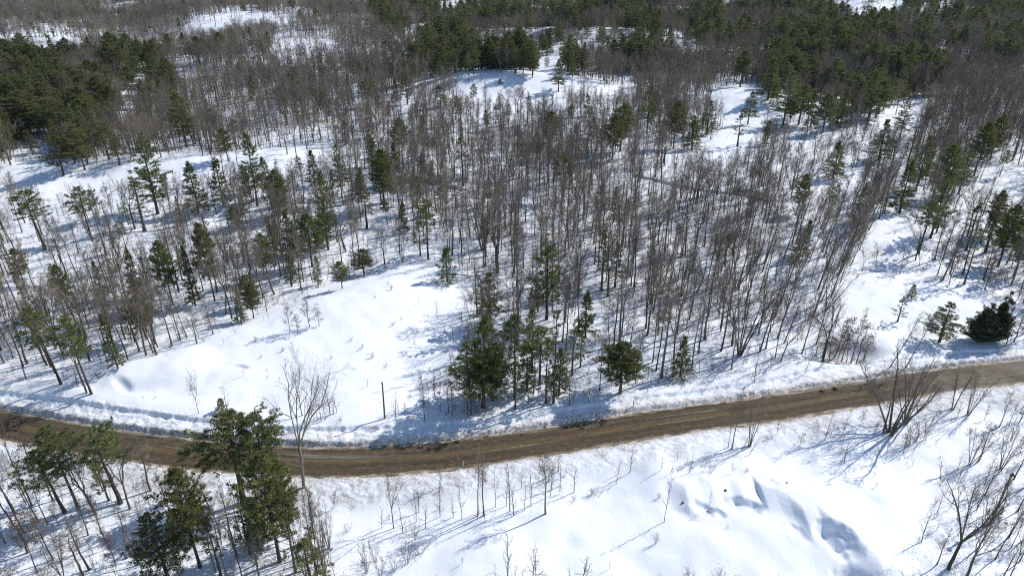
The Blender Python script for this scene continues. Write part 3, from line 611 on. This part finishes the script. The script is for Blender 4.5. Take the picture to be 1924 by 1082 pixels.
A('thick', 1782, 1068, 905, 72, var=1, label="thick dark forked tree in the lower right corner, trunk in blue shade", lean=5)
A('thick', 1812, 1092, 975, 60, var=3, lean=6); A('snag', 1858, 985, 888, 25, lean=6, label="broken leaning dead trunk in the lower right corner")
A('slender', 1838, 1030, 940, 40, lean=8); A('sapling', 1731, 1018, 958, 28); A('spreading', 1897, 1085, 965, 70, var=0)
for u, v, t in ((1870,1050,960),(1895,1010,930),(1912,960,880),(1905,900,800),(1880,1095,1010),(1760,1060,1000),(1915,1055,960),(1850,930,870)): A('slender', u, v, t, 34, lean=5)
for u, v, t in ((955,1095,1005),(1008,1100,1025),(1000,1085,1030),(1095,1095,1045)): A('sapling', u, v, t, 34)
for u, v, t in ((705,1055,1010),(715,1085,1030),(765,1058,1005),(790,1040,1010),(690,1075,1020),(740,1070,1035),(780,1010,975),(1295,1098,1062),(1350,1095,1065)): A('shrub', u, v, t, 34)
A('sapling', 1332, 960, 925, 14); A('shrub', 1232, 1020, 1000, 16); A('shrub', 1238, 935, 925, 12)
# the clearing
A('spreading', 373, 776, 705, 46, var=4, label="small bare tree standing alone low in the clearing"); A('sapling', 431, 785, 725, 24, label="thin leaning sapling beside a tiny pine in the clearing")
A('small', 418, 772, 748, 22, var=0, label="tiny brownish pine in the clearing above the snowbank")
for u, v, t, w_ in ((568,780,715,30),(597,790,735,18),(604,792,745,18),(612,788,750,18),(620,778,728,24),(627,778,745,18),(590,795,755,16),(583,790,750,16),(633,775,740,18),(822,600,565,12),(855,735,700,14)): A('sapling', u, v, t, w_)
for u, v, t, w_ in ((545,625,570,26),(582,615,560,28),(600,612,575,26),(560,628,590,20)): A('leafy', u, v, t, w_)
for u, v in ((490,672),(532,660),(515,640),(680,655),(700,672),(725,690),(760,668),(785,625),(740,610),(660,640),(800,760),(770,745),(640,790),(480,640),(840,740),(705,560),(735,545)): A('shrub', u, v, None, None, h=rnd.uniform(.8, 1.6))
# the roadside grove
A('layered', 908, 765, 598, 125, var=1, label="broad dark pine, largest in the roadside grove by the clearing")
A('layered', 882, 745, 640, 90, var=3); A('round', 925, 745, 655, 80, var=2); A('conical', 990, 735, 640, 50, var=2); A('conical', 1050, 742, 655, 46, var=1); A('sparse', 1000, 700, 570, 44, var=1); A('layered', 922, 610, 512, 78, var=4, label="dark pine with one low limb at the clearing's right edge")
A('high', 967, 750, 588, 60, var=0, label="pine with bare middle trunk right of the broadest grove pine"); A('high', 1014, 722, 612, 60, var=1)
A('sparse', 1040, 757, 560, 50, var=3, label="tall yellow-green slender pine in the roadside grove"); A('sparse', 1026, 757, 640, 45, var=0); A('sparse', 968, 768, 670, 40, var=1); A('sparse', 925, 752, 670, 55, var=2)
A('sparse', 1075, 705, 600, 45, var=0); A('sparse', 1090, 690, 618, 36, var=2)
A('layered', 1027, 600, 440, 92, var=0, label="large layered pine behind the roadside grove, tallest in the middle"); A('conical', 1100, 634, 545, 46, var=0, label="thin dark conical pine right of the grove")
A('round', 1165, 738, 642, 96, var=3, label="round-topped pine standing alone just above the road"); A('conical', 1278, 708, 632, 44, var=1, label="small conical pine among bare stems above the road")
for u, v, t in ((797,765,700),(827,770,700),(843,775,705),(850,778,715),(872,775,690),(878,770,700),(885,778,740),(1003,740,650),(1062,735,640),(1070,760,700),(798,790,745)): A('slender', u, v, t, 26)
for u, v in ((895,775),(915,778),(930,772),(880,782)): A('shrub', u, v, None, None, h=1.8)
# clearing rim
A('small', 840, 529, 468, 42, var=1, label="small green pine alone at the top of the clearing"); A('round', 643, 542, 490, 36, var=0, label="small olive pine at the clearing's upper left corner"); A('round', 684, 516, 468, 46, var=2)
A('high', 805, 487, 372, 46, var=2, label="pine with long bare trunk behind the clearing"); A('sparse', 790, 480, 400, 34); A('thick', 723, 497, 420, 56, var=1, label="dark crooked oak at the back edge of the clearing")
A('thick', 935, 512, 400, 90, var=2, label="wide brown oak directly behind the clearing-edge pine"); A('thick', 1142, 557, 420, 85, var=4, label="spreading oak right of the large layered pine")
A('sparse', 1130, 545, 430, 50, var=1); A('sparse', 1155, 540, 450, 46, var=2); A('spreading', 455, 592, 500, 50, var=0); A('spreading', 163, 738, 600, 95, var=3, lean=-12)
A('slender', 295, 666, 545, 44, lean=-8); A('slender', 323, 650, 530, 40, lean=-4); A('slender', 370, 645, 580, 36); A('slender', 400, 628, 570, 36); A('spreading', 181, 580, 500, 40, var=1)
A('conical', 222, 692, 588, 34, var=2, lean=-5, label="slim green pine leaning over the clearing's left tip"); A('high', 115, 722, 578, 58, var=0, lean=-12); A('high', 172, 740, 592, 56, var=1, lean=-6); A('sparse', 262, 660, 565, 40, var=3, lean=-7)
A('round', 325, 572, 452, 52, var=1); A('round', 404, 565, 420, 48, var=0); A('conical', 368, 575, 462, 30, var=1); A('small', 550, 525, 470, 30); A('sparse', 528, 520, 440, 32); A('sparse', 497, 515, 470, 30)
A('high', 85, 470, 352, 64, var=2, lean=-7); A('high', 172, 450, 352, 50, var=0); A('sparse', 272, 434, 332, 70, var=1)
A('layered', 297, 402, 250, 88, var=2, label="dome-topped pine standing over the narrow snow band"); A('conical', 372, 400, 303, 52, var=0); A('layered', 484, 388, 250, 66, var=4, label="tall full pine in front of the snow band"); A('conical', 420, 385, 295, 46, var=2)
A('conical', 592, 352, 283, 34, var=1); A('layered', 643, 372, 268, 40, var=3); A('layered', 617, 470, 322, 52, var=1); A('round', 722, 392, 280, 52, var=3); A('sparse', 690, 430, 362, 50); A('sparse', 435, 455, 415, 26)
A('layered', 352, 277, 160, 72, var=0, label="tall lone pine beyond the snow band, bare lower trunk")
# right side
A('layered', 1765, 642, 568, 84, var=3, label="flat-spreading dark green pine above the right road"); A('cedar', 1840, 642, 572, 78, label="dense almost black cedar at the right roadside"); A('cedar', 1868, 640, 552, 56, label="taller pointed top of the dark cedar pair")
A('sparse', 1686, 604, 556, 34, var=0); A('leafy', 1905, 642, 590, 45); A('leafy', 1890, 650, 600, 30); A('small', 1712, 560, 535, 18)
A('thick', 1550, 662, 552, 66, var=1, label="dark crooked oak in the blue-shaded hollow above the road"); A('leafy', 1568, 668, 605, 46); A('leafy', 1608, 684, 610, 44); A('leafy', 1590, 680, 625, 30); A('leafy', 1545, 668, 620, 34)
A('leafy', 1558, 676, 640, 40); A('leafy', 1622, 676, 628, 36); A('leafy', 1576, 672, 600, 30); A('spreading', 1532, 668, 590, 40, var=1); A('slender', 1598, 682, 585, 22, lean=4)
for q in ((1562, 682), (1585, 684), (1600, 680), (1548, 680), (1572, 686), (1615, 684)): A('shrub', q[0], q[1], None, None, h=1.6)
A('slender', 1580, 680, 600, 22, lean=6); A('slender', 1672, 690, 590, 26, lean=18, label="thin leaning sapling crossing the snowbank, first of a pair"); A('slender', 1702, 690, 585, 26, lean=16)
A('thick', 1622, 430, 350, 70, var=3, lean=12, label="dark leaning oak at the corner of the right opening"); A('layered', 1748, 447, 335, 66, var=2, label="tall layered pine at the right-hand snow opening"); A('conical', 1564, 337, 265, 48, var=0, label="small conical pine alone on the upper right snow")
A('spreading', 1620, 508, 465, 36, var=0); A('leafy', 1645, 500, 460, 26); A('leafy', 1690, 515, 470, 30); A('leafy', 1783, 535, 480, 34); A('leafy', 1850, 545, 490, 38); A('leafy', 1765, 495, 455, 26)
for u, v, t, w_, k in ((1815,470,380,50,'sparse'),(1850,475,370,56,'sparse'),(1875,500,385,60,'round'),(1905,520,390,60,'layered'),(1690,400,300,50,'conical'),(1720,360,255,56,'layered'),(1765,380,270,60,'round'),(1800,365,280,50,'layered'),(1650,300,225,46,'conical'),
  (1830,330,230,50,'round'),(1700,330,240,44,'sparse'),(1860,300,215,44,'round')): A(k, u, v, t, w_)
# far pines
for u, v, t, w_, k in ((1215,252,152,44,'layered'),(1165,285,195,54,'round'),(1150,300,215,44,'round'),(1265,280,190,46,'round'),(1328,252,190,40,'conical'),(1300,282,225,40,'conical'),(1405,234,172,42,'layered'),(1385,275,212,36,'sparse'),
  (1470,240,130,66,'layered'),(1440,200,110,50,'conical'),(1500,235,160,56,'round'),(1545,250,175,46,'round'),(1630,228,135,62,'layered'),(1690,260,185,44,'layered'),(1578,240,165,40,'conical'),(765,197,135,34,'layered'),(828,202,158,36,'conical'),
  (1050,152,112,36,'layered'),(475,96,52,22,'conical'),(350,108,62,28,'conical'),(250,190,125,40,'round'),(270,135,75,44,'round'),(215,150,80,46,'round'),(375,150,120,40,'sparse'),(410,200,160,40,'sparse'),(905,140,85,40,'round'),(940,175,150,14,'small'),
  (120,330,225,60,'layered'),(160,320,235,50,'round'),(205,300,225,46,'high'),(225,310,240,40,'sparse'),(60,255,170,70,'round'),(110,270,180,60,'high'),(20,310,265,36,'sparse'),(700,330,230,30,'sparse'),(870,350,250,46,'sparse'),(1390,165,95,44,'round')): A(k, u, v, t, w_)
for i in range(len(PL)): PL[i]['hand'] = True

# ---------------------------------------------------------------- plants: the woods, sown on the ground
PINEZ = [([(720,60),(1240,40),(1260,130),(1080,150),(960,145),(860,150),(740,170)], .66), ([(1250,30),(1924,0),(1924,60),(1450,110),(1250,100)], .5), ([(1420,90),(1760,60),(1770,180),(1640,230),(1460,250)], .48),
         ([(-50,110),(190,80),(220,230),(180,300),(-50,290)], .62), ([(180,100),(330,100),(330,200),(200,220)], .4), ([(-50,-60),(700,-60),(640,60),(300,110),(-50,130)], .13), ([(1770,70),(1930,60),(1930,140),(1780,130)], .5),
         ([(-500,-200),(2500,-200),(2500,0),(-500,0)], .12), ([(700,-60),(1250,-60),(1250,40),(700,60)], .38), ([(1660,200),(1930,180),(1930,330),(1680,360)], .06), ([(200,350),(820,300),(860,470),(300,520),(180,460)], .16), ([(1760,360),(1930,360),(1930,560),(1780,520)], .12),
         ([(0,880),(620,930),(620,1100),(0,1100)], .06)]
DENSE = [([(880,330),(1200,300),(1560,340),(1600,420),(1540,660),(1480,700),(1230,730),(1110,700),(1070,600),(960,540),(860,480)], .62), ([(960,250),(1450,230),(1450,330),(960,330)], .85)]
GREY = [([(1240,100),(1440,90),(1440,170),(1240,180)], 1.0), ([(1760,130),(1930,130),(1930,300),(1780,300)], .95), ([(480,70),(760,60),(740,170),(480,180)], .95)]
def sow(step, y0, y1):
    n = int((y1 - y0) / step); out = []
    for j in range(n):
        y = y0 + j * step; xm = .74 * (y * CT + H * ST) + 14 + 30 * (y > 110); m = int(2 * xm / step)
        xs = -xm + (np.arange(m) + rs.random(m)) * step; yy = y + rs.random(m) * step; out.append(np.column_stack([xs, yy]))
    P = np.vstack(out); return P
def woods(step, y0, y1, dmul):
    P = sow(step, y0, y1); x, y = P.T; s = road_s(x, y); z = hgt(x, y); u, v, zc = proj(x, y, z)
    pr = .30 + .75 * smooth(.34, .62, fbm(x / 34, y / 34, 301, 2)); pr = pr * .95
    for pl, d in DENSE: pr = np.where(inpoly(u, v, pl), d, pr)
    for pl, d in GREY: pr = np.where(inpoly(u, v, pl), d, pr)
    pr = np.where(inpoly(u, v, [(-100,330),(870,300),(900,420),(960,540),(0,1000),(-100,1000)]), np.minimum(pr * 1.12 + .1, 1), pr)
    pr = pr * dmul * np.where((y < 330) & (u > 900), .9, 1)
    pr = np.where(s < 0, 0, pr); pr = np.where((s > 0) & (s < HW + 7), 0, pr)
    lw = inpoly(u, v, [(-200,850),(0,880),(260,925),(620,950),(620,1200),(-200,1200)]); pr = np.where(lw & (s < -HW - 3), .5, pr)
    lw2 = inpoly(u, v, [(1860,790),(2100,740),(2100,1200),(1790,1200),(1830,960)]); pr = np.where(lw2 & (s < -HW - 3), .42, pr)
    hh = (6.5 + 11.5 * rs.beta(2.2, 1.7, len(x))) * (1 + .12 * smooth(300, 700, y)); hh = hh * np.where(inpoly(u, v, DENSE[0][0]), 1.12, 1.0)
    hh = np.where(lw | lw2, rs.uniform(3.5, 9, len(x)), hh)
    pr = pr * np.where(y > 480, .35 + .65 * smooth(.36, .5, fbm(x / 55, y / 90, 501, 2)), 1)
    kill = np.zeros(len(x), bool)
    for q, pp in ((0, 1.0), (.35, 1.0), (.7, .85)):
        uu, vv, _ = proj(x, y, z + hh * q)
        for pl, po in zip(OPEN, OPENP): kill |= inpoly(uu, vv, pl) & (rs.random(len(x)) < pp * po)
    pr = np.where(kill, 0, pr); keep = rs.random(len(x)) < pr
    for p_ in PL:
        if p_.get('hand'): keep &= (x - p_['x']) ** 2 + (y - p_['y']) ** 2 > (1.7 if KIND[p_['kind']] != 'pine_tree' else 3.0) ** 2
    for p_ in PL:
        if p_.get('hand') and KIND[p_['kind']] == 'pine_tree' and p_['y'] > 105:
            pu, pv, _ = proj(p_['x'], p_['y'], p_['z']); tu, tv, pz_ = proj(p_['x'], p_['y'], p_['z'] + p_['h']); hp_ = pv - tv; wp_ = F / pz_ * p_['sx'] * 2.2
            dv = v - pv; keep &= ~((np.abs(u - pu) < wp_) & (dv > -2) & (dv < hp_ * .95) & (rs.random(len(x)) < .8))
    pz = np.full(len(x), .075)
    for pl, d in PINEZ: pz = np.where(inpoly(u, v, pl), d, pz)
    pz = np.where(inpoly(u, v, DENSE[0][0]), .02, pz); pz = np.where(inpoly(u, v, [(1080,560),(1560,560),(1560,760),(1080,800)]), 0, pz); pz = np.where(pz > .3, pz * (.25 + 1.5 * smooth(.38, .62, fbm(x / 26, y / 40, 411, 2))), pz); isp = rs.random(len(x)) < pz
    for i in np.nonzero(keep)[0]:
        if isp[i]:
            inz = pz[i] > .3
            kd = rnd.choice(['layered', 'round', 'round', 'conical', 'layered', 'high']) if inz else rnd.choice(['sparse', 'sparse', 'conical', 'high', 'round']); h_ = hh[i] * (rnd.uniform(.9, 1.3) if inz else rnd.uniform(.6, 1.0))
        else:
            r = rnd.random() + (.22 * min(1, max(0, (y[i] - 330) / 200)) if rnd.random() < .9 else 0); kd = 'slender' if r < .80 else ('spreading' if r < .93 or y[i] > 420 else ('clump' if r < .96 else 'leafy')); h_ = hh[i] * (.45 if kd == 'leafy' else 1)
        if y[i] > 420 and inz_far(kd): h_ *= 1.05
        st = STOCK[kd]; var = rnd.randrange(len(st)); sz = h_ / st[var]['h']
        ln = rnd.gauss(0, 2.2)
        if 1380 < u[i] < 1640 and 380 < v[i] < 700: ln += (u[i] - 1360) / 260 * 9
        PL.append(dict(kind=kd, var=var, x=x[i], y=y[i], z=z[i] - .08, rot=rnd.random() * 6.28, sx=sz * rnd.uniform(.75, 1.4) * (1.15 if isp[i] and pz[i] > .3 else 1), sz=sz, lean=ln, label=None, forced=False, h=h_))
def inz_far(k): return k in ('layered', 'round', 'conical', 'high')
woods(3.5, 60, 270, .9); woods(3.9, 270, 520, 1.0); woods(4.8, 520, 1350, 1.0)
# brush between the trees
def brush(n, y0, y1):
    y = np.sqrt(rs.random(n) * (y1 ** 2 - y0 ** 2) + y0 ** 2); x = (rs.random(n) * 2 - 1) * (.74 * (y * CT + H * ST) + 5); s = road_s(x, y); z = hgt(x, y); u, v, _ = proj(x, y, z)
    ok = np.abs(s) > HW + 3.5
    d = np.full(n, .8)
    for pl in OPEN: d = np.where(inpoly(u, v, pl), .13, d)
    d = np.where(inpoly(u, v, [(1250,880),(1700,860),(1720,1000),(1650,1082),(1250,1082)]), .03, d)
    d = np.where((s < 0) & (s > -16), .45, d); ok &= rs.random(n) < d
    for i in np.nonzero(ok)[0]:
        kd = 'sapling' if rnd.random() < .5 else ('shrub' if rnd.random() < .85 else 'leafy'); st = STOCK[kd]; var = rnd.randrange(len(st)); h_ = {'sapling': rnd.uniform(2, 5.5), 'shrub': rnd.uniform(.7, 1.9), 'leafy': rnd.uniform(1.8, 4)}[kd]
        if d[i] < .2: h_ *= .5
        sz = h_ / st[var]['h']; PL.append(dict(kind=kd, var=var, x=x[i], y=y[i], z=z[i] - .04, rot=rnd.random() * 6.28, sx=sz, sz=sz, lean=rnd.gauss(0, 5), label=None, forced=False, h=h_))
brush(13000, 62, 330)
for pts in ([(745,352),(790,345),(850,358)], [(1190,338),(1260,350),(1330,365),(1400,372),(1450,385)], [(1010,305),(1060,300)], [(860,345),(930,352)]):
    for i in range(len(pts) - 1):
        for j in range(14):
            t = rnd.random(); x_, y_ = at0(pts[i][0] + (pts[i + 1][0] - pts[i][0]) * t, pts[i][1] + (pts[i + 1][1] - pts[i][1]) * t + rnd.gauss(0, 2.2)); kd = 'shrub'; var = rnd.randrange(4); h_ = rnd.uniform(1.2, 2.4); sz = h_ / 1.6
            PL.append(dict(kind=kd, var=var, x=x_, y=y_, z=float(hgt(x_, y_)) - .05, rot=rnd.random() * 6.28, sx=sz * 1.3, sz=sz, lean=0, label=None, forced=False, h=h_))

# ---------------------------------------------------------------- the ones that show largest become things, the rest one object per kind
for p_ in PL:
    u, v, zc = proj(p_['x'], p_['y'], p_['z']); ut, vt_, _ = proj(p_['x'], p_['y'], p_['z'] + p_['h']); p_['u'], p_['v'] = u, v
    p_['imp'] = (F / zc * p_['h'] + (60 if p_.get('hand') else 0)) if (15 < ut < 1909 and vt_ < 1070 and v > 8 and 0 < u < 1924) else -1
LIMIT = dict(bare_tree=285, pine_tree=285, sapling=150, young_oak=90, shrub=150, young_pine=20)
things, rest = [], []
for knd in sorted(set(KIND.values())):
    lst = sorted([p_ for p_ in PL if KIND[p_['kind']] == knd], key=lambda q: -q['imp'])
    n = LIMIT.get(knd, 50); n = min(n, sum(q['imp'] > 0 for q in lst)); things += lst[:n]; rest += lst[n:]
cells = {}
for p_ in things:
    if p_['label']: continue
    du = LMU[:, 0] - p_['u']; dv = (LMU[:, 1] - p_['v']) * 1.7; i = int(np.argmin(du ** 2 + dv ** 2))
    if abs(du[i]) > abs(dv[i]): rel = "left of" if du[i] > 0 else "right of"
    else: rel = "behind" if dv[i] > 0 else "in front of"
    cells.setdefault((LOOK[p_['kind']], rel, LM[i][2]), []).append(p_)
for (look, rel, ph), lst in cells.items():
    lst.sort(key=lambda q: q['u'])
    for j, p_ in enumerate(lst):
        ph = ph if not (len((look + rel + ph).replace('-', ' ').split()) > 10) else ph.replace('the ', '')
        if len(lst) == 1: p_['label'] = f"{look} {rel} {ph}"
        elif len(lst) == 2: p_['label'] = f"{look} {rel} {ph}, {'left' if j == 0 else 'right'} one of two"
        elif j == len(lst) - 1: p_['label'] = f"{look}, rightmost {rel} {ph}"
        else: p_['label'] = f"{look}, {ORD[0] if j == 0 else ORD[j] + ' from left'} {rel} {ph}"
def matrix_of(p_):
    return Matrix.Translation((p_['x'], p_['y'], p_['z'])) @ Matrix.Rotation(math.radians(p_['lean']), 4, 'Y') @ Matrix.Rotation(p_['rot'], 4, 'Z') @ Matrix.Diagonal((p_['sx'], p_['sx'], p_['sz'], 1))
first = {}
for p_ in things:
    st = STOCK[p_['kind']][p_['var']]; nm = KIND[p_['kind']]; key = (p_['kind'], p_['var'])
    if key not in first:
        if len(st['meshes']) == 1: root = bpy.data.objects.new(nm, st['meshes'][0][1]); ch = []
        else:
            root = bpy.data.objects.new(nm, None); root.empty_display_size = .3
            ch = [bpy.data.objects.new(n, me) for n, me in st['meshes']]
            for c in ch: c.parent = root
        first[key] = (root, ch)
    else:
        r0, ch0 = first[key]; root = r0.copy(); ch = []
        for c in ch0: d = c.copy(); d.parent = root; ch.append(d)
    link(root)
    for c in ch: link(c)
    root.matrix_world = matrix_of(p_); root["label"] = p_['label']; root["category"] = CAT.get(p_['kind'], 'pine' if nm in ('pine_tree', 'young_pine') else 'tree')
    if nm in GROUP: root["group"] = GROUP[nm]
    elif "group" in root: del root["group"]

STUFF = dict(bare_tree=('bare_forest', 'grey bare woods filling the snowy ground beyond'), pine_tree=('pine_forest', 'dark green pines of the far woods'), brush=('undergrowth', 'thin twiggy brush between the trees'))
def scatter(name, label, plist):
    keys = sorted({(p_['kind'], p_['var']) for p_ in plist}); coll = bpy.data.collections.new(name + "_stock")
    for i, (k, vv) in enumerate(keys):
        mb, ms = merge([(m, list(s_)) for _, m, s_ in STOCK[k][vv]['parts']]); coll.objects.link(bpy.data.objects.new(f"stock_{i:03d}", mb.mesh("plant", ms)))
    me = bpy.data.meshes.new(name); me.vertices.add(len(plist)); me.vertices.foreach_set("co", np.array([(q['x'], q['y'], q['z']) for q in plist], np.float32).ravel())
    ix = {k: i for i, k in enumerate(keys)}
    a = me.attributes.new("pick", 'INT', 'POINT'); a.data.foreach_set("value", np.array([ix[(q['kind'], q['var'])] for q in plist], np.int32))
    a = me.attributes.new("turn", 'FLOAT_VECTOR', 'POINT'); ev = []
    for q in plist:
        e = (Matrix.Rotation(math.radians(q['lean']), 3, 'Y') @ Matrix.Rotation(q['rot'], 3, 'Z')).to_euler(); ev.append((e.x, e.y, e.z))
    a.data.foreach_set("vector", np.array(ev, np.float32).ravel())
    a = me.attributes.new("grow", 'FLOAT_VECTOR', 'POINT'); a.data.foreach_set("vector", np.array([(q['sx'], q['sx'], q['sz']) for q in plist], np.float32).ravel())
    o = link(bpy.data.objects.new(name, me)); o["kind"] = "stuff"; o["label"] = label
    ng = bpy.data.node_groups.new(name, 'GeometryNodeTree'); ng.interface.new_socket("Geometry", in_out='INPUT', socket_type='NodeSocketGeometry'); ng.interface.new_socket("Geometry", in_out='OUTPUT', socket_type='NodeSocketGeometry')
    nn = ng.nodes; L = ng.links; gi = nn.new("NodeGroupInput"); go = nn.new("NodeGroupOutput"); iop = nn.new("GeometryNodeInstanceOnPoints"); ci = nn.new("GeometryNodeCollectionInfo")
    ci.inputs["Collection"].default_value = coll; ci.inputs["Separate Children"].default_value = True; ci.inputs["Reset Children"].default_value = True
    def na(n, t): x = nn.new("GeometryNodeInputNamedAttribute"); x.data_type = t; x.inputs["Name"].default_value = n; return x.outputs["Attribute"]
    L.new(gi.outputs[0], iop.inputs["Points"]); L.new(ci.outputs[0], iop.inputs["Instance"]); iop.inputs["Pick Instance"].default_value = True
    L.new(na("pick", 'INT'), iop.inputs["Instance Index"]); L.new(na("turn", 'FLOAT_VECTOR'), iop.inputs["Rotation"]); L.new(na("grow", 'FLOAT_VECTOR'), iop.inputs["Scale"])
    L.new(iop.outputs[0], go.inputs[0]); o.modifiers.new("scatter", 'NODES').node_group = ng
grp = {'bare_tree': [], 'pine_tree': [], 'brush': []}
for p_ in rest: grp.get(KIND[p_['kind']], grp['brush']).append(p_)
for k, lst in grp.items():
    if lst: scatter(*STUFF[k], lst)
for q in things:
    if len(q['label'].replace(',', ' ').replace('-', ' ').split()) > 16: print(q['label'])
print("plants", len(PL), "things", len(things), {k: len(v) for k, v in grp.items()})

# ---------------------------------------------------------------- pole, posts, roadside bits
def root_at(name, u, v, label, cat, lean=0):
    x, y, z = at(u, v); o = bpy.data.objects.new(name, None); o.empty_display_size = .3; link(o); o.location = (x, y, z); o.rotation_euler = (0, math.radians(lean), 0)
    o["label"] = label; o["category"] = cat; return o, (x, y, z)
def part(name, mb, mats, parent, sm=True):
    o = link(bpy.data.objects.new(name, mb.mesh(name, mats, sm))); o.parent = parent; return o
o, (x, y, z) = root_at("utility_pole", 723, 786, "bare weathered wooden utility pole in snow at the clearing's foot", "utility pole", 1.5)
hp = top_h(x, y, z, 718); mb = MB(); mb.tube([(0, 0, -.3), (0, 0, hp * .5), (0, 0, hp)], [.17, .145, .12], 10, cap=True); part("pole", mb, [m_pole], o)
mb = MB(); mb.tube([(0, 0, hp * .965), (0, 0, hp * .985)], [.15, .15], 10); mb.tube([(-.32, 0, hp * .955), (.0, 0, hp * .955)], [.035, .035], 6, cap=True); part("bracket", mb, [m_steel], o)
mb = MB(); mb.tube([(-.32, 0, hp * .955), (-.32, 0, hp * .962), (-.32, 0, hp * .978)], [.05, .07, .04], 8, cap=True); part("insulator", mb, [m_white], o)
def box(mb, c, s):
    x0, y0, z0 = np.array(c) - np.array(s) / 2; x1, y1, z1 = np.array(c) + np.array(s) / 2
    V = [(x0, y0, z0), (x1, y0, z0), (x1, y1, z0), (x0, y1, z0), (x0, y0, z1), (x1, y0, z1), (x1, y1, z1), (x0, y1, z1)]
    mb.add(V, [(0, 3, 2, 1), (4, 5, 6, 7), (0, 1, 5, 4), (1, 2, 6, 5), (2, 3, 7, 6), (3, 0, 4, 7)])
o, _ = root_at("marker_post", 870, 877, "white roadside marker post at the road's lower edge", "marker post", 3)
mb = MB(); box(mb, (0, 0, .55), (.16, .06, 1.5)); part("post", mb, [m_white], o, False); mb = MB(); box(mb, (0, -.035, 1.14), (.13, .02, .22)); part("reflector", mb, [m_steel], o, False)
o, _ = root_at("road_sign", 1190, 763, "small grey road sign seen from behind on the snowbank", "road sign", 0)
mb = MB(); box(mb, (0, 0, .55), (.09, .09, 1.7)); part("post", mb, [m_steel], o, False)
mb = MB(); box(mb, (0, -.075, 1.05), (.12, .05, .95)); part("sign_plate", mb, [m_steel], o, False)
o.rotation_euler = (0, 0, math.radians(-35))
def tuft(name, u, v, label, cat, m, n, ht, seed):
    r = np.random.default_rng(seed); x, y, z = at(u, v); mb = MB(); A_ = r.normal(0, .18, (n, 3)); A_[:, 2] = -.05; d = r.normal(0, .5, (n, 3)); d[:, 2] = np.abs(d[:, 2]) + .5; d /= np.linalg.norm(d, axis=1)[:, None]
    s_ = np.cross(d, r.normal(0, 1, (n, 3))); s_ /= np.linalg.norm(s_, axis=1)[:, None]; mb.tris(A_ - s_ * .03, A_ + s_ * .03, A_ + d * r.uniform(.5, 1, (n, 1)) * ht)
    o = link(bpy.data.objects.new(name, mb.mesh(name, [m]))); o.location = (x, y, z); o["label"] = label; o["category"] = cat
tuft("grass_tuft", 1024, 802, "small dry tan grass tuft on the sanded far shoulder", "grass tuft", m_tan, 60, .6, 1)
tuft("grass_tuft", 981, 818, "reddish dry grass tuft at the far road edge", "grass tuft", m_rust, 50, .6, 2)
tuft("dark_clump", 1568, 732, "low dark clump of thin blades at the road's far edge", "brush", m_dark, 160, .8, 3)  # low dark spot on the road edge, a tuft of thin blades
tuft("dark_clump", 1543, 736, "smaller dark clump of thin blades at the road's far edge", "brush", m_dark, 110, .7, 4)  # second dark spot beside it, fewer and shorter blades
def rock(u, v, s, label, seed):
    r = np.random.default_rng(seed); x, y, z = at(u, v); n = 9; m = 6; V = []; Fq = []
    for i in range(m + 1):
        for j in range(n):
            t = math.pi * i / m; f = 6.283 * j / n; k = r.uniform(.8, 1.15); V.append((math.sin(t) * math.cos(f) * k * s, math.sin(t) * math.sin(f) * k * s, math.cos(t) * k * s * .7))
    for i in range(m):
        for j in range(n): Fq.append((i * n + j, i * n + (j + 1) % n, (i + 1) * n + (j + 1) % n, (i + 1) * n + j))
    V = [(a * .7, b * .7, c * .7) for a, b, c in V]; mb = MB(); mb.add(V, Fq); o = link(bpy.data.objects.new("rock", mb.mesh("rock", [m_dark], False))); o.location = (x, y, z + s * .2); o["label"] = label; o["category"] = "rock"
rock(1363, 921, .32, "small dark rock poking from the drift above the shaded hollows", 1)
rock(1283, 944, .30, "dark rock poking out at the hollows' left end", 2)
rock(1478, 907, .26, "dark rock in the rough snow above the long slope", 3)
rock(1329, 961, .2, "tiny dark rock at the foot of the thin hollow sapling", 4)

# ---------------------------------------------------------------- the thin air over the valley
hz = MB(); box(hz, (0, 1500, 55), (7000, 3400, 150)); me = hz.mesh("haze", [], False)
m = bpy.data.materials.new("haze"); m.use_nodes = True; nt = m.node_tree; nt.nodes.remove(nt.nodes["Principled BSDF"])
pv = nt.nodes.new("ShaderNodeVolumePrincipled"); pv.inputs["Color"].default_value = (0.80, 0.88, 1.0, 1); pv.inputs["Density"].default_value = 0.00003; pv.inputs["Anisotropy"].default_value = 0.0
nt.links.new(pv.outputs[0], nt.nodes["Material Output"].inputs["Volume"]); me.materials.append(m)
hzo = link(bpy.data.objects.new("haze", me)); hzo["kind"] = "stuff"; hzo["label"] = "thin winter haze over the woods"
